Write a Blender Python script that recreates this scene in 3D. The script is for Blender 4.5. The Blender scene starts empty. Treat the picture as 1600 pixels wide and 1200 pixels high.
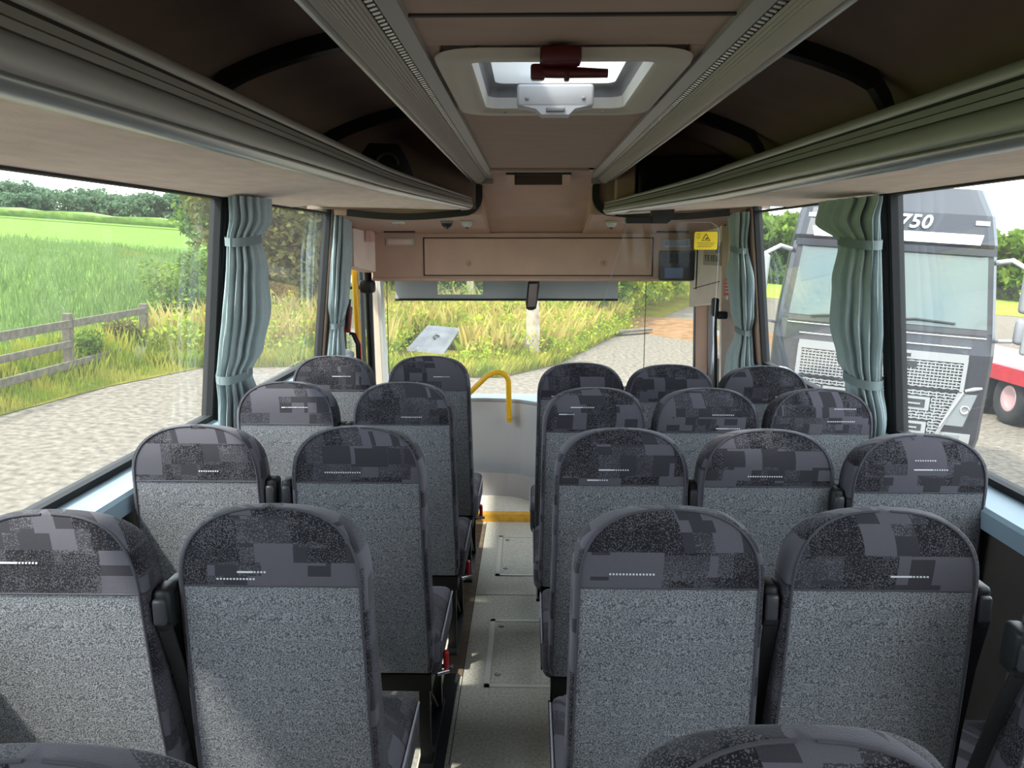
import bpy, bmesh, math, random
import numpy as np
from mathutils import Vector, Matrix
random.seed(7); RNG = np.random.default_rng(7)
SC = bpy.context.scene
COL = SC.collection

# ------------------------------------------------------------------ camera, sky, sun, exposure
F_PX = 1260.0
cam_d = bpy.data.cameras.new('camera'); cam = bpy.data.objects.new('camera', cam_d); COL.objects.link(cam)
cam_d.sensor_width = 36.0; cam_d.lens = 36.0 * F_PX / 1600.0; cam_d.clip_start = 0.05; cam_d.clip_end = 3000
PITCH = math.atan(222 / F_PX); YAW = math.atan(28 / F_PX * math.cos(PITCH))
cam.location = (0, 0, 1.70); cam.rotation_euler = (math.pi / 2 - PITCH, 0, YAW)
SC.camera = cam

world = bpy.data.worlds.new('sky'); SC.world = world; world.use_nodes = True
nt = world.node_tree; nt.nodes.clear()
tc = nt.nodes.new('ShaderNodeTexCoord')
nz = nt.nodes.new('ShaderNodeTexNoise'); nz.inputs['Scale'].default_value = 3.0; nz.inputs['Detail'].default_value = 6
mp = nt.nodes.new('ShaderNodeMapping'); mp.inputs['Scale'].default_value = (1, 1, 3.0)
nt.links.new(tc.outputs['Generated'], mp.inputs['Vector']); nt.links.new(mp.outputs['Vector'], nz.inputs['Vector'])
rp = nt.nodes.new('ShaderNodeValToRGB')
rp.color_ramp.elements[0].position = 0.38; rp.color_ramp.elements[0].color = (0.62, 0.80, 1.0, 1)
rp.color_ramp.elements[1].position = 0.62; rp.color_ramp.elements[1].color = (1.0, 0.99, 0.97, 1)
bg = nt.nodes.new('ShaderNodeBackground'); bg.inputs['Strength'].default_value = 1.9
wo = nt.nodes.new('ShaderNodeOutputWorld')
nt.links.new(nz.outputs['Fac'], rp.inputs['Fac']); nt.links.new(rp.outputs['Color'], bg.inputs['Color']); nt.links.new(bg.outputs['Background'], wo.inputs['Surface'])

sun_d = bpy.data.lights.new('sun', 'SUN'); sun = bpy.data.objects.new('sun', sun_d); COL.objects.link(sun)
sun_d.energy = 2.6; sun_d.angle = math.radians(3.0); sun_d.color = (1.0, 0.95, 0.86)
sun.rotation_euler = Vector((0.42, 0.34, -0.84)).to_track_quat('-Z', 'Y').to_euler()

SC.view_settings.view_transform = 'Standard'; SC.view_settings.look = 'None'
SC.view_settings.gamma = 1.0; SC.view_settings.use_curve_mapping = False
SC.view_settings.exposure = 1.55

# ------------------------------------------------------------------ materials
def lin(c): return tuple((v / 255 / 12.92 if v / 255 <= 0.04045 else ((v / 255 + 0.055) / 1.055) ** 2.4) for v in c)
MATS = {}
def mat(name, rgb, rough=0.6, metal=0.0, var=0.0, vscale=20.0, bump=0.0, bscale=200.0, spec=0.5, stretch=None, coords='Object', sheen=0.0, rgb2=None, detail=5):
    """principled material; rgb in sRGB 0-255, var = brightness variation by noise, or a second colour rgb2 mixed in by noise"""
    if name in MATS: return MATS[name]
    m = bpy.data.materials.new(name); m.use_nodes = True; n = m.node_tree.nodes; l = m.node_tree.links
    b = n['Principled BSDF']; c = lin(rgb)
    b.inputs['Base Color'].default_value = (*c, 1); b.inputs['Roughness'].default_value = rough; b.inputs['Metallic'].default_value = metal
    b.inputs['Specular IOR Level'].default_value = spec
    if sheen: b.inputs['Sheen Weight'].default_value = sheen
    t = n.new('ShaderNodeTexCoord'); src = t.outputs[coords]
    if stretch:
        mm = n.new('ShaderNodeMapping'); mm.inputs['Scale'].default_value = stretch; l.new(src, mm.inputs['Vector']); src = mm.outputs['Vector']
    if var or rgb2:
        z = n.new('ShaderNodeTexNoise'); z.inputs['Scale'].default_value = vscale; z.inputs['Detail'].default_value = detail; l.new(src, z.inputs['Vector'])
        r = n.new('ShaderNodeValToRGB'); e = r.color_ramp.elements
        e[0].position = 0.32; e[1].position = 0.68
        if rgb2: e[0].color = (*c, 1); e[1].color = (*lin(rgb2), 1)
        else:
            e[0].color = (*[v * (1 - var) for v in c], 1); e[1].color = (*[min(1, v * (1 + var)) for v in c], 1)
        l.new(z.outputs['Fac'], r.inputs['Fac']); l.new(r.outputs['Color'], b.inputs['Base Color'])
    if bump:
        z2 = n.new('ShaderNodeTexNoise'); z2.inputs['Scale'].default_value = bscale; z2.inputs['Detail'].default_value = 3; l.new(src, z2.inputs['Vector'])
        bp = n.new('ShaderNodeBump'); bp.inputs['Strength'].default_value = bump; bp.inputs['Distance'].default_value = 0.01
        l.new(z2.outputs['Fac'], bp.inputs['Height']); l.new(bp.outputs['Normal'], b.inputs['Normal'])
    MATS[name] = m; return m

def speckle_fabric(name, dark, light, scale=260):
    m = bpy.data.materials.new(name); m.use_nodes = True; n = m.node_tree.nodes; l = m.node_tree.links
    b = n['Principled BSDF']; b.inputs['Roughness'].default_value = 0.95; b.inputs['Specular IOR Level'].default_value = 0.15; b.inputs['Sheen Weight'].default_value = 0.15
    t = n.new('ShaderNodeTexCoord'); z = n.new('ShaderNodeTexNoise'); z.inputs['Scale'].default_value = scale; z.inputs['Detail'].default_value = 2
    z3 = n.new('ShaderNodeTexNoise'); z3.inputs['Scale'].default_value = 5; z3.inputs['Detail'].default_value = 3
    l.new(t.outputs['Object'], z.inputs['Vector']); l.new(t.outputs['Object'], z3.inputs['Vector'])
    r = n.new('ShaderNodeValToRGB'); e = r.color_ramp.elements
    e[0].position = 0.36; e[0].color = (*lin(dark), 1); e[1].position = 0.64; e[1].color = (*lin(light), 1)
    l.new(z.outputs['Fac'], r.inputs['Fac'])
    mx = n.new('ShaderNodeMix'); mx.data_type = 'RGBA'; mx.blend_type = 'MULTIPLY'; mx.inputs['Factor'].default_value = 0.35
    l.new(r.outputs['Color'], mx.inputs['A']); l.new(z3.outputs['Fac'], mx.inputs['B']); l.new(mx.outputs['Result'], b.inputs['Base Color'])
    bp = n.new('ShaderNodeBump'); bp.inputs['Strength'].default_value = 0.5; bp.inputs['Distance'].default_value = 0.004
    l.new(z.outputs['Fac'], bp.inputs['Height']); l.new(bp.outputs['Normal'], b.inputs['Normal'])
    MATS[name] = m; return m

def patch_fabric(name, tones, light_speck):
    """moquette: overlapping rectangular patches, some of them flecked; the layout shifts from seat to seat"""
    m = bpy.data.materials.new(name); m.use_nodes = True; n = m.node_tree.nodes; l = m.node_tree.links
    b = n['Principled BSDF']; b.inputs['Roughness'].default_value = 0.95; b.inputs['Specular IOR Level'].default_value = 0.15; b.inputs['Sheen Weight'].default_value = 0.15
    t = n.new('ShaderNodeTexCoord'); oi = n.new('ShaderNodeObjectInfo')
    sp = n.new('ShaderNodeSeparateXYZ'); l.new(t.outputs['Object'], sp.inputs[0])
    def math_(op, a, bb):
        k = n.new('ShaderNodeMath'); k.operation = op
        for i, v in enumerate((a, bb)):
            if isinstance(v, (int, float)): k.inputs[i].default_value = v
            else: l.new(v, k.inputs[i])
        return k.outputs[0]
    xx = math_('ADD', sp.outputs[0], math_('MULTIPLY', sp.outputs[1], 1.0))
    xx = math_('ADD', xx, math_('MULTIPLY', oi.outputs['Random'], 7.3)); zz = math_('ADD', sp.outputs[2], math_('MULTIPLY', oi.outputs['Random'], 3.1))
    cv = n.new('ShaderNodeCombineXYZ'); l.new(xx, cv.inputs[0]); l.new(zz, cv.inputs[1])
    def brick(scale, w, h, off, ofs):
        k = n.new('ShaderNodeTexBrick'); k.offset = off; k.inputs['Scale'].default_value = scale; k.inputs['Mortar Size'].default_value = 0.0
        k.inputs['Brick Width'].default_value = w; k.inputs['Row Height'].default_value = h
        k.inputs['Color1'].default_value = (0, 0, 0, 1); k.inputs['Color2'].default_value = (1, 1, 1, 1)
        mp_ = n.new('ShaderNodeMapping'); mp_.inputs['Location'].default_value = (ofs, ofs * 0.37, 0); l.new(cv.outputs[0], mp_.inputs['Vector'])
        l.new(mp_.outputs['Vector'], k.inputs['Vector']); return k.outputs['Color']
    b1 = brick(1, 0.105, 0.090, 0.37, 0.0); b2 = brick(1, 0.046, 0.060, 0.6, 1.7); b3 = brick(1, 0.14, 0.045, 0.45, 3.3)
    v = math_('ADD', math_('MULTIPLY', b1, 0.56), math_('ADD', math_('MULTIPLY', b2, 0.26), math_('MULTIPLY', b3, 0.18)))
    r = n.new('ShaderNodeValToRGB'); r.color_ramp.interpolation = 'CONSTANT'; el = r.color_ramp.elements
    el[0].position = 0; el[0].color = (*lin(tones[0]), 1); el[1].position = 0.40; el[1].color = (*lin(tones[1]), 1)
    e2 = el.new(0.60); e2.color = (*lin(tones[2]), 1); l.new(v, r.inputs['Fac'])
    z = n.new('ShaderNodeTexNoise'); z.inputs['Scale'].default_value = 400; z.inputs['Detail'].default_value = 1; l.new(t.outputs['Object'], z.inputs['Vector'])
    zs = n.new('ShaderNodeTexNoise'); zs.inputs['Scale'].default_value = 12; zs.inputs['Detail'].default_value = 2; l.new(cv.outputs[0], zs.inputs['Vector'])
    f = math_('GREATER_THAN', math_('ADD', z.outputs['Fac'], math_('MULTIPLY', zs.outputs['Fac'], 0.30)), 0.70)
    msk = math_('LESS_THAN', v, 0.52); f = math_('MULTIPLY', f, msk); f = math_('MULTIPLY', f, 0.5)
    mx = n.new('ShaderNodeMix'); mx.data_type = 'RGBA'; l.new(f, mx.inputs['Factor']); l.new(r.outputs['Color'], mx.inputs['A'])
    mx.inputs['B'].default_value = (*lin(light_speck), 1); l.new(mx.outputs['Result'], b.inputs['Base Color'])
    bp = n.new('ShaderNodeBump'); bp.inputs['Strength'].default_value = 0.3; bp.inputs['Distance'].default_value = 0.003
    l.new(z.outputs['Fac'], bp.inputs['Height']); l.new(bp.outputs['Normal'], b.inputs['Normal'])
    MATS[name] = m; return m

def glass(name, tint=(0.93, 0.97, 0.95), haze=0.02, refl=1.0):
    m = bpy.data.materials.new(name); m.use_nodes = True; n = m.node_tree.nodes; l = m.node_tree.links; n.clear()
    o = n.new('ShaderNodeOutputMaterial'); tr = n.new('ShaderNodeBsdfTransparent'); tr.inputs['Color'].default_value = (*tint, 1)
    gl = n.new('ShaderNodeBsdfGlossy'); gl.inputs['Roughness'].default_value = 0.02
    ge = n.new('ShaderNodeNewGeometry'); dp = n.new('ShaderNodeVectorMath'); dp.operation = 'DOT_PRODUCT'
    l.new(ge.outputs['Normal'], dp.inputs[0]); l.new(ge.outputs['Incoming'], dp.inputs[1])
    def mth(op, a, b=0.0):
        k = n.new('ShaderNodeMath'); k.operation = op
        for i, v in enumerate((a, b)):
            if isinstance(v, (int, float)): k.inputs[i].default_value = v
            else: l.new(v, k.inputs[i])
        return k
    c5 = mth('POWER', mth('SUBTRACT', 1.0, mth('ABSOLUTE', dp.outputs['Value']).outputs[0]).outputs[0], 5.0)
    mu = mth('MULTIPLY', mth('ADD', mth('MULTIPLY', c5.outputs[0], 0.95).outputs[0], 0.045).outputs[0], refl)
    m1 = n.new('ShaderNodeMixShader'); l.new(mu.outputs[0], m1.inputs[0]); l.new(tr.outputs[0], m1.inputs[1]); l.new(gl.outputs[0], m1.inputs[2])
    tl = n.new('ShaderNodeBsdfTranslucent'); tl.inputs['Color'].default_value = (0.9, 0.92, 0.9, 1)
    m2 = n.new('ShaderNodeMixShader'); m2.inputs[0].default_value = haze; l.new(m1.outputs[0], m2.inputs[1]); l.new(tl.outputs[0], m2.inputs[2])
    l.new(m2.outputs[0], o.inputs['Surface']); MATS[name] = m; return m

GREY = speckle_fabric('grey_moquette', (74, 76, 80), (170, 172, 177), 370)
PATCH = patch_fabric('patch_moquette', [(30, 28, 33), (56, 54, 60), (90, 87, 95)], (118, 115, 124))
BLACK = mat('black_plastic', (24, 24, 26), 0.5)
BLKMETAL = mat('black_metal', (20, 20, 22), 0.4, 0.3)
RUBBER = mat('rubber', (26, 26, 28), 0.8)
WEB = mat('belt_webbing', (22, 22, 25), 0.8, bump=0.3, bscale=400)
STITCH = mat('white_stitch', (215, 214, 220), 0.9)
PIPING = mat('seat_piping', (72, 70, 77), 0.9)
LINING = mat('beige_lining', (238, 216, 202), 0.9, var=0.07, vscale=7, stretch=(3, 1, 1), bump=0.12, bscale=60)
BROWN = mat('brown_panel', (190, 156, 137), 0.8, var=0.05, vscale=6)
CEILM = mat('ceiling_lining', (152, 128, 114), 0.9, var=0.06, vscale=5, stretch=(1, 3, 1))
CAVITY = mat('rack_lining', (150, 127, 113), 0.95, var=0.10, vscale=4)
DARKBR = mat('dark_brown', (70, 55, 48), 0.8)
WALLM = mat('side_wall', (78, 70, 66), 0.85, var=0.08, vscale=8)
SILL = mat('sill_blue_grey', (150, 172, 186), 0.35, spec=0.6)
ALU = mat('brushed_aluminium', (168, 160, 153), 0.42, 0.4, var=0.05, vscale=5, stretch=(1, 0.2, 1))
ALUB = mat('bright_aluminium', (172, 170, 164), 0.3, 0.7)
ALUG = mat('grey_anodised', (140, 135, 130), 0.45, 0.4)
RACKM = mat('rack_aluminium', (162, 157, 150), 0.40, 0.22, var=0.04, vscale=5, stretch=(1, 0.2, 1))
PALE = mat('pale_metal_strip', (204, 200, 190), 0.5, 0.1)
GROOVE = mat('groove_dark', (40, 37, 34), 0.8)
CREAM = mat('cream_plastic', (176, 166, 152), 0.6)
WHITEP = mat('white_plastic', (200, 198, 194), 0.5)
GREYP = mat('grey_plastic', (165, 164, 168), 0.5)
GREYD = mat('mid_grey_plastic', (120, 120, 124), 0.55)
DASH = mat('dash_blue_grey', (150, 164, 176), 0.5)
MODEST = mat('modesty_grey', (200, 200, 202), 0.45)
YELLOW = mat('yellow_paint', (242, 182, 20), 0.35)
NOSING = mat('yellow_nosing', (226, 170, 60), 0.6, var=0.15, vscale=20)
RED = mat('red_plastic', (150, 22, 30), 0.4)
DRED = mat('dark_red', (74, 8, 20), 0.4)
CHROME = mat('chrome', (210, 210, 212), 0.15, 1.0)
VINYL = mat('floor_vinyl', (190, 186, 174), 0.65, var=0.22, vscale=90, bump=0.05, bscale=300)
VINYL2 = mat('podium_vinyl', (150, 148, 140), 0.7, var=0.2, vscale=90)
STEPM = mat('step_vinyl', (214, 208, 196), 0.6, var=0.08, vscale=40)
WORN = mat('worn_brown_edge', (112, 96, 80), 0.8, var=0.2, vscale=25)
CURT = mat('curtain_cloth', (160, 173, 174), 0.9, var=0.05, vscale=30, bump=0.1, bscale=300, sheen=0.2)
BLIND = mat('blind_cloth', (176, 178, 178), 0.8)
GLASS = glass('window_glass'); SCREEN = glass('windscreen_glass', (0.95, 0.98, 0.95), 0.035); ACRYL = glass('acrylic', (0.97, 0.98, 0.97), 0.012, 0.3)
HGLASS = glass('hatch_glass', (0.86, 0.92, 0.92), 0.35)
TRKGLASS = glass('truck_glass', (0.35, 0.52, 0.46), 0.10, 1.6)

# ------------------------------------------------------------------ mesh helpers
class MB:
    def __init__(s): s.v = []; s.f = []; s.sm = []
    def add(s, vs, fs, smooth=False):
        o = len(s.v); s.v += [tuple(p) for p in vs]; s.f += [tuple(i + o for i in f) for f in fs]; s.sm += [smooth] * len(fs); return s
    def box(s, x0, x1, y0, y1, z0, z1):
        vs = [(x, y, z) for z in (z0, z1) for y in (y0, y1) for x in (x0, x1)]
        return s.add(vs, [(0, 2, 3, 1), (4, 5, 7, 6), (0, 1, 5, 4), (2, 6, 7, 3), (0, 4, 6, 2), (1, 3, 7, 5)])
    def rbox(s, x0, x1, y0, y1, z0, z1, r=0.01, seg=2):
        bm = bmesh.new(); bmesh.ops.create_cube(bm, size=1)
        for v in bm.verts: v.co = Vector(((x0 + x1) / 2 + v.co.x * (x1 - x0), (y0 + y1) / 2 + v.co.y * (y1 - y0), (z0 + z1) / 2 + v.co.z * (z1 - z0)))
        bmesh.ops.bevel(bm, geom=bm.edges[:], offset=r, segments=seg, profile=0.5, affect='EDGES')
        bm.verts.index_update(); s.add([v.co[:] for v in bm.verts], [[v.index for v in f.verts] for f in bm.faces], seg > 1); bm.free(); return s
    def quad(s, a, b, c, d): return s.add([a, b, c, d], [(0, 1, 2, 3)])
    def prism(s, pts, vec):
        """polygon pts (3D, planar) extruded by vec"""
        n = len(pts); p2 = [tuple(a + b for a, b in zip(p, vec)) for p in pts]
        return s.add(list(pts) + p2, [tuple(range(n))[::-1], tuple(range(n, 2 * n))] + [(i, (i + 1) % n, (i + 1) % n + n, i + n) for i in range(n)])
    def tube(s, pts, r, n=10, caps=True):
        pts = [Vector(p) for p in pts]; rs = r if isinstance(r, (list, tuple)) else [r] * len(pts)
        vs = []; fs = []; up = None
        for i, p in enumerate(pts):
            d = (pts[min(i + 1, len(pts) - 1)] - pts[max(i - 1, 0)]).normalized()
            if up is None:
                up = Vector((0, 0, 1)) if abs(d.z) < 0.9 else Vector((1, 0, 0))
            a = d.cross(up).normalized(); bb = a.cross(d).normalized(); up = bb
            for k in range(n):
                t = 2 * math.pi * k / n; vs.append(p + (a * math.cos(t) + bb * math.sin(t)) * rs[i])
        for i in range(len(pts) - 1):
            for k in range(n): fs.append((i * n + k, i * n + (k + 1) % n, (i + 1) * n + (k + 1) % n, (i + 1) * n + k))
        s.add(vs, fs, True)
        if caps: s.add(vs[:n], [tuple(range(n))[::-1]]); s.add(vs[-n:], [tuple(range(n))])
        return s
    def lathe(s, prof, c=(0, 0, 0), axis='z', n=24):
        vs = []; fs = []
        for (r, h) in prof:
            for k in range(n):
                t = 2 * math.pi * k / n; a, b = r * math.cos(t), r * math.sin(t)
                p = {'z': (a, b, h), 'y': (a, h, b), 'x': (h, a, b)}[axis]; vs.append(tuple(p[i] + c[i] for i in range(3)))
        for i in range(len(prof) - 1):
            for k in range(n): fs.append((i * n + k, i * n + (k + 1) % n, (i + 1) * n + (k + 1) % n, (i + 1) * n + k))
        return s.add(vs, fs, True)
    def loft(s, rows, closed=True, cap=False, smooth=True):
        m = len(rows[0]); vs = [p for r in rows for p in r]; fs = []
        for i in range(len(rows) - 1):
            for k in range(m if closed else m - 1): fs.append((i * m + k, i * m + (k + 1) % m, (i + 1) * m + (k + 1) % m, (i + 1) * m + k))
        s.add(vs, fs, smooth)
        if cap: s.add(rows[0], [tuple(range(m))[::-1]]); s.add(rows[-1], [tuple(range(m))])
        return s
    def sweep(s, prof, path, smooth=False, cap=True, closed=True, zs=None):
        """prof: (offset along path normal, z) list; path: (x, y, zshift, side) with side giving the normal direction in plan"""
        rows = []
        for i, (x, y, dz, sd) in enumerate(path):
            a = path[max(i - 1, 0)]; b = path[min(i + 1, len(path) - 1)]
            d = Vector((b[0] - a[0], b[1] - a[1], 0)).normalized(); nrm = Vector((d.y, -d.x, 0)) * sd; k = zs[i] if zs else 1
            rows.append([(x + nrm.x * o, y + nrm.y * o, z * k + dz) for o, z in prof])
        return s.loft(rows, closed, cap and closed, smooth)
    def build(s, name, material, parent=None, fix=True, mtx=None):
        me = bpy.data.meshes.new(name); me.from_pydata(s.v, [], s.f); me.polygons.foreach_set('use_smooth', s.sm)
        if fix:
            bm = bmesh.new(); bm.from_mesh(me); bmesh.ops.recalc_face_normals(bm, faces=bm.faces[:]); bm.to_mesh(me); bm.free()
        if mtx: me.transform(mtx)
        me.materials.append(material if not isinstance(material, str) else MATS[material]); me.update()
        o = bpy.data.objects.new(name, me); COL.objects.link(o)
        if parent: o.parent = parent
        return o

def tag(o, label=None, cat=None, group=None, kind=None):
    if label: o['label'] = label
    if cat: o['category'] = cat
    if group: o['group'] = group
    if kind: o['kind'] = kind
    return o
def empty(name, loc=(0, 0, 0), rz=0.0):
    o = bpy.data.objects.new(name, None); COL.objects.link(o); o.location = loc; o.rotation_euler = (0, 0, rz); o.empty_display_size = 0.1; return o
def copy_tree(o, parent=None):
    c = o.copy(); COL.objects.link(c); c.parent = parent
    for ch in [k for k in o.children]: copy_tree(ch, c)
    return c
def text_mesh(name, s, size, material, parent, mtx, shear=0.0, extrude=0.002, spacing=1.0, bold=0.0):
    cu = bpy.data.curves.new(name, 'FONT'); cu.body = s; cu.size = size; cu.align_x = 'CENTER'; cu.align_y = 'CENTER'; cu.shear = shear
    cu.extrude = extrude; cu.space_character = spacing; cu.offset = bold; cu.resolution_u = 3
    t = bpy.data.objects.new(name, cu); COL.objects.link(t); bpy.context.view_layer.update()
    me = bpy.data.meshes.new_from_object(t.evaluated_get(bpy.context.evaluated_depsgraph_get()))
    bpy.data.objects.remove(t); bpy.data.curves.remove(cu); me.transform(mtx); me.materials.clear(); me.materials.append(material)
    o = bpy.data.objects.new(name, me); COL.objects.link(o); o.parent = parent; return o

# the bus shell: the side glass leans in towards the roof
XL, XR = -1.24, 1.32; LEAN = 0.09 / 0.84
def wx(side, z): return (XL if side < 0 else XR) - side * LEAN * (z - 1.03)
YB = -3.2                                       # rear end of the saloon

# ------------------------------------------------------------------ floor
fl = MB().box(-0.34, 0.22, YB, 4.75, -0.04, 0.0).build('floor', VINYL)
tag(fl, 'grey flecked vinyl aisle floor between the seat rows', 'floor', kind='structure')
for (y0, y1) in ((2.87, 3.44), (3.93, 4.50)):
    x0, x1 = -0.172, 0.165; w = 0.022
    MB().box(x0, x1, y0, y0 + w, 0, .004).box(x0, x1, y1 - w, y1, 0, .004).box(x0, x0 + w, y0, y1, 0, .004).box(x1 - w, x1, y0, y1, 0, .004).build('hatch_frame', PALE, fl)
    MB().box(x0 + w + .003, x1 - w - .003, y0 + w + .003, y1 - w - .003, 0, .003).build('hatch_panel', VINYL, fl)
    for yy in (y0 + .09, y1 - .07):
        MB().lathe([(0, .0055), (.012, .0055), (.014, .003)], (x0 + .05, yy, 0), n=12).build('hatch_screw', ALUG, fl)
MB().box(-0.262, -0.259, 2.4, 4.74, 0, .0015).build('floor_seam', DARKBR, fl)
MB().box(-0.255, 0.2, 3.70, 3.703, 0, .0012).build('floor_seam', DARKBR, fl)
for sd, xa, xb in ((-1, XL - .02, -0.335), (1, 0.215, XR + .02)):
    pod = MB().box(xa, xb, YB, 4.72, -.04, .075).build('floor_podium', VINYL2)
    tag(pod, 'raised seat platform along the %s side of the aisle' % ('left' if sd < 0 else 'right'), 'platform', kind='structure')
    e = xb if sd < 0 else xa
    MB().box(e - .014, e + .014, YB, 4.74, .070, .081).build('edge_strip', PALE, pod)
    MB().box(min(e, e - sd * .004), max(e, e - sd * .004), YB, 4.72, 0, .070).build('riser', WORN, pod)
MB().box(-0.335, -0.262, 2.95, 4.70, 0, .003).build('worn_strip', WORN, fl)
MB().box(-0.335, -0.275, 0.2, 2.95, 0, .012).build('rubber_strip', RUBBER, fl)

# entry step in front of the aisle
st = MB().rbox(-0.34, 0.30, 4.78, 5.62, -.1, .045, .008).build('entry_step', STEPM)
tag(st, 'pale worn step with yellow edging at the head of the aisle', 'step')
MB().rbox(-0.345, 0.30, 4.745, 4.80, -.04, .052, .006).build('nosing', NOSING, st)
MB().rbox(-0.375, -0.325, 4.75, 5.62, -.1, .056, .006).build('nosing', NOSING, st)
MB().box(-1.25, -0.37, 4.72, 6.0, -.5, -.36).build('floor_stairwell', GREYD)
tag(bpy.data.objects['floor_stairwell'], 'dark stairwell floor inside the front left door', 'floor', kind='structure')
MB().box(0.30, 1.3, 4.72, 6.0, -.1, .0).build('floor_driver', GREYD)
tag(bpy.data.objects['floor_driver'], 'grey cab floor under the driver position', 'floor', kind='structure')

# ------------------------------------------------------------------ side walls, sills, windows
WIN = {-1: [(-3.1, -1.75), (-1.65, -0.2), (-0.1, 1.40), (1.50, 3.05), (3.10, 4.70)], 1: [(-3.1, -1.75), (-1.65, -0.2), (-0.1, 1.35), (1.45, 2.85), (2.90, 4.53)]}
ZS, ZT = 1.015, 1.93
wn = 0
for sd in (-1, 1):
    nm = 'left' if sd < 0 else 'right'
    X = XL if sd < 0 else XR; yend = 5.22 if sd < 0 else 5.0
    w = MB()
    w.prism([(X + sd * .03, YB, -1.0), (X - sd * .055, YB, -.3), (X - sd * .055, YB, ZS - .03), (X + sd * .03, YB, ZS - .01)], (0, yend - YB, 0))
    wall = w.build('wall_' + nm, WALLM); tag(wall, 'dark brown lower side wall under the %s windows' % nm, 'wall', kind='structure')
    # top rail above the glass
    MB().prism([(wx(sd, ZT) + sd * .03, YB, ZT - .02), (wx(sd, ZT) - sd * .01, YB, ZT - .02), (wx(sd, ZT) - sd * .01, YB, 2.06), (wx(sd, ZT) + sd * .03, YB, 2.06)], (0, yend - YB + .6, 0)).build('header_rail', BROWN, wall)
    sl = MB().prism([(X - sd * .010, YB, ZS + .002), (X - sd * .085, YB, ZS - .022), (X - sd * .092, YB, ZS - .034), (X - sd * .088, YB, ZS - .085), (X - sd * .05, YB, ZS - .085), (X - sd * .010, YB, ZS - .03)], (0, yend - YB, 0)).build('trim_%d' % (1 if sd < 0 else 2), SILL)
    tag(sl, 'pale blue grey sill ledge under the %s windows' % nm, 'sill', kind='structure')
    ys = WIN[sd]
    for i, (a, b) in enumerate(ys):
        wn += 1
        r = tag(empty('window_%d' % wn, (X, (a + b) / 2, ZS)), 'side window %s' % ['at the back', 'second from the back', 'beside the camera', 'between the rear pillar and the big curtain', 'in front of the big curtain'][i] + ' on the %s' % nm, 'window', kind='structure')
        ox, oy, oz = r.location
        def P(z, off=0.0): return wx(sd, z) + sd * off
        f = MB(); t = .024
        def bar(z0, z1, y0, y1, d0=-.012, d1=.03):
            f.add([(P(z, o) - ox, y - oy, z - oz) for z in (z0, z1) for y in (y0, y1) for o in (d0, d1)], [(0, 2, 3, 1), (4, 5, 7, 6), (0, 1, 5, 4), (2, 6, 7, 3), (0, 4, 6, 2), (1, 3, 7, 5)])
        bar(ZS, ZS + t, a, b); bar(ZT - t, ZT, a, b); bar(ZS + t, ZT - t, a, a + t); bar(ZS + t, ZT - t, b - t, b)
        f.build('window_frame', RUBBER, r)
        g = MB(); g.add([(P(z, .012) - ox, y - oy, z - oz) for z, y in ((ZS + .02, a + .02), (ZS + .02, b - .02), (ZT - .02, b - .02), (ZT - .02, a + .02))], [(0, 1, 2, 3)])
        g.build('pane', GLASS, r)
    # pillars between the panes
    edges = [YB] + [e for p in ys for e in p] + [yend]
    for k in range(0, len(edges), 2):
        a, b = edges[k], edges[k + 1]
        if b - a < .02: continue
        MB().add([(wx(sd, z) + sd * o, y, z) for z in (ZS - .01, ZT + .02) for y in (a, b) for o in (-.02, .03)], [(0, 2, 3, 1), (4, 5, 7, 6), (0, 1, 5, 4), (2, 6, 7, 3), (0, 4, 6, 2), (1, 3, 7, 5)]).build('pillar', RUBBER if b - a < .2 else BROWN, wall)
rear = MB().box(XL, XR, YB - .05, YB, -.1, 2.35).build('wall_rear', BROWN); tag(rear, 'brown rear bulkhead behind the camera', 'wall', kind='structure')

# ------------------------------------------------------------------ roof, ceiling
HX0, HX1, HY0, HY1 = -0.118, 0.245, 1.65, 2.24
def roof_z(x):
    c = (XL + XR) / 2; u = (x - c) / (XR - c - .06); return 2.34 - .30 * min(1, abs(u)) ** 3
xs = [XL + .06 + (XR - XL - .12) * i / 28 for i in range(29)]
roof = MB()
for ya, yb, xr in ((YB, HY0, [xs]), (HY0, HY1, [[x for x in xs if x < HX0 - .02] + [HX0 - .01], [HX1 + .01] + [x for x in xs if x > HX1 + .02]]), (HY1, 6.0, [xs])):
    for xx in xr:
        roof.loft([[(x, y, roof_z(x)) for x in xx] for y in (ya, yb)], closed=False)
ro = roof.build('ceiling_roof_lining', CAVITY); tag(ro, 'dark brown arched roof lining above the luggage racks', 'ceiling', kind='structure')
outer = MB()
for ya, yb, xr in ((YB, HY0, [xs]), (HY0, HY1, [[x for x in xs if x < HX0 - .02] + [HX0 - .01], [HX1 + .01] + [x for x in xs if x > HX1 + .02]]), (HY1, 6.0, [xs])):
    for xx in xr: outer.loft([[(x, y, roof_z(x) + .04) for x in xx] for y in (ya, yb)], closed=False)
outer.build('outer_skin', WHITEP, ro)
CZ = 2.06
cl = empty('ceiling', (0.06, 0, CZ)); tag(cl, 'brown fabric covered ceiling panels between the rails', 'ceiling', kind='structure')
def cpan(y0, y1, x0=-.225, x1=.35): MB().rbox(x0 - .06, x1 - .06, y0 + .002, y1 - .002, 0, .012, .004, 1).build('ceiling_panel', CEILM, cl)
cpan(YB, -1.0); cpan(-1.0, .3); cpan(.3, 1.375); cpan(1.38, 1.59)
cpan(1.59, 2.32, -.225, -.17); cpan(1.59, 2.32, .30, .35); cpan(2.32, 4.12)
MB().box(-.285, .29, 1.372, 1.383, -.003, .004).build('panel_joint', GROOVE, cl)

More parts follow.
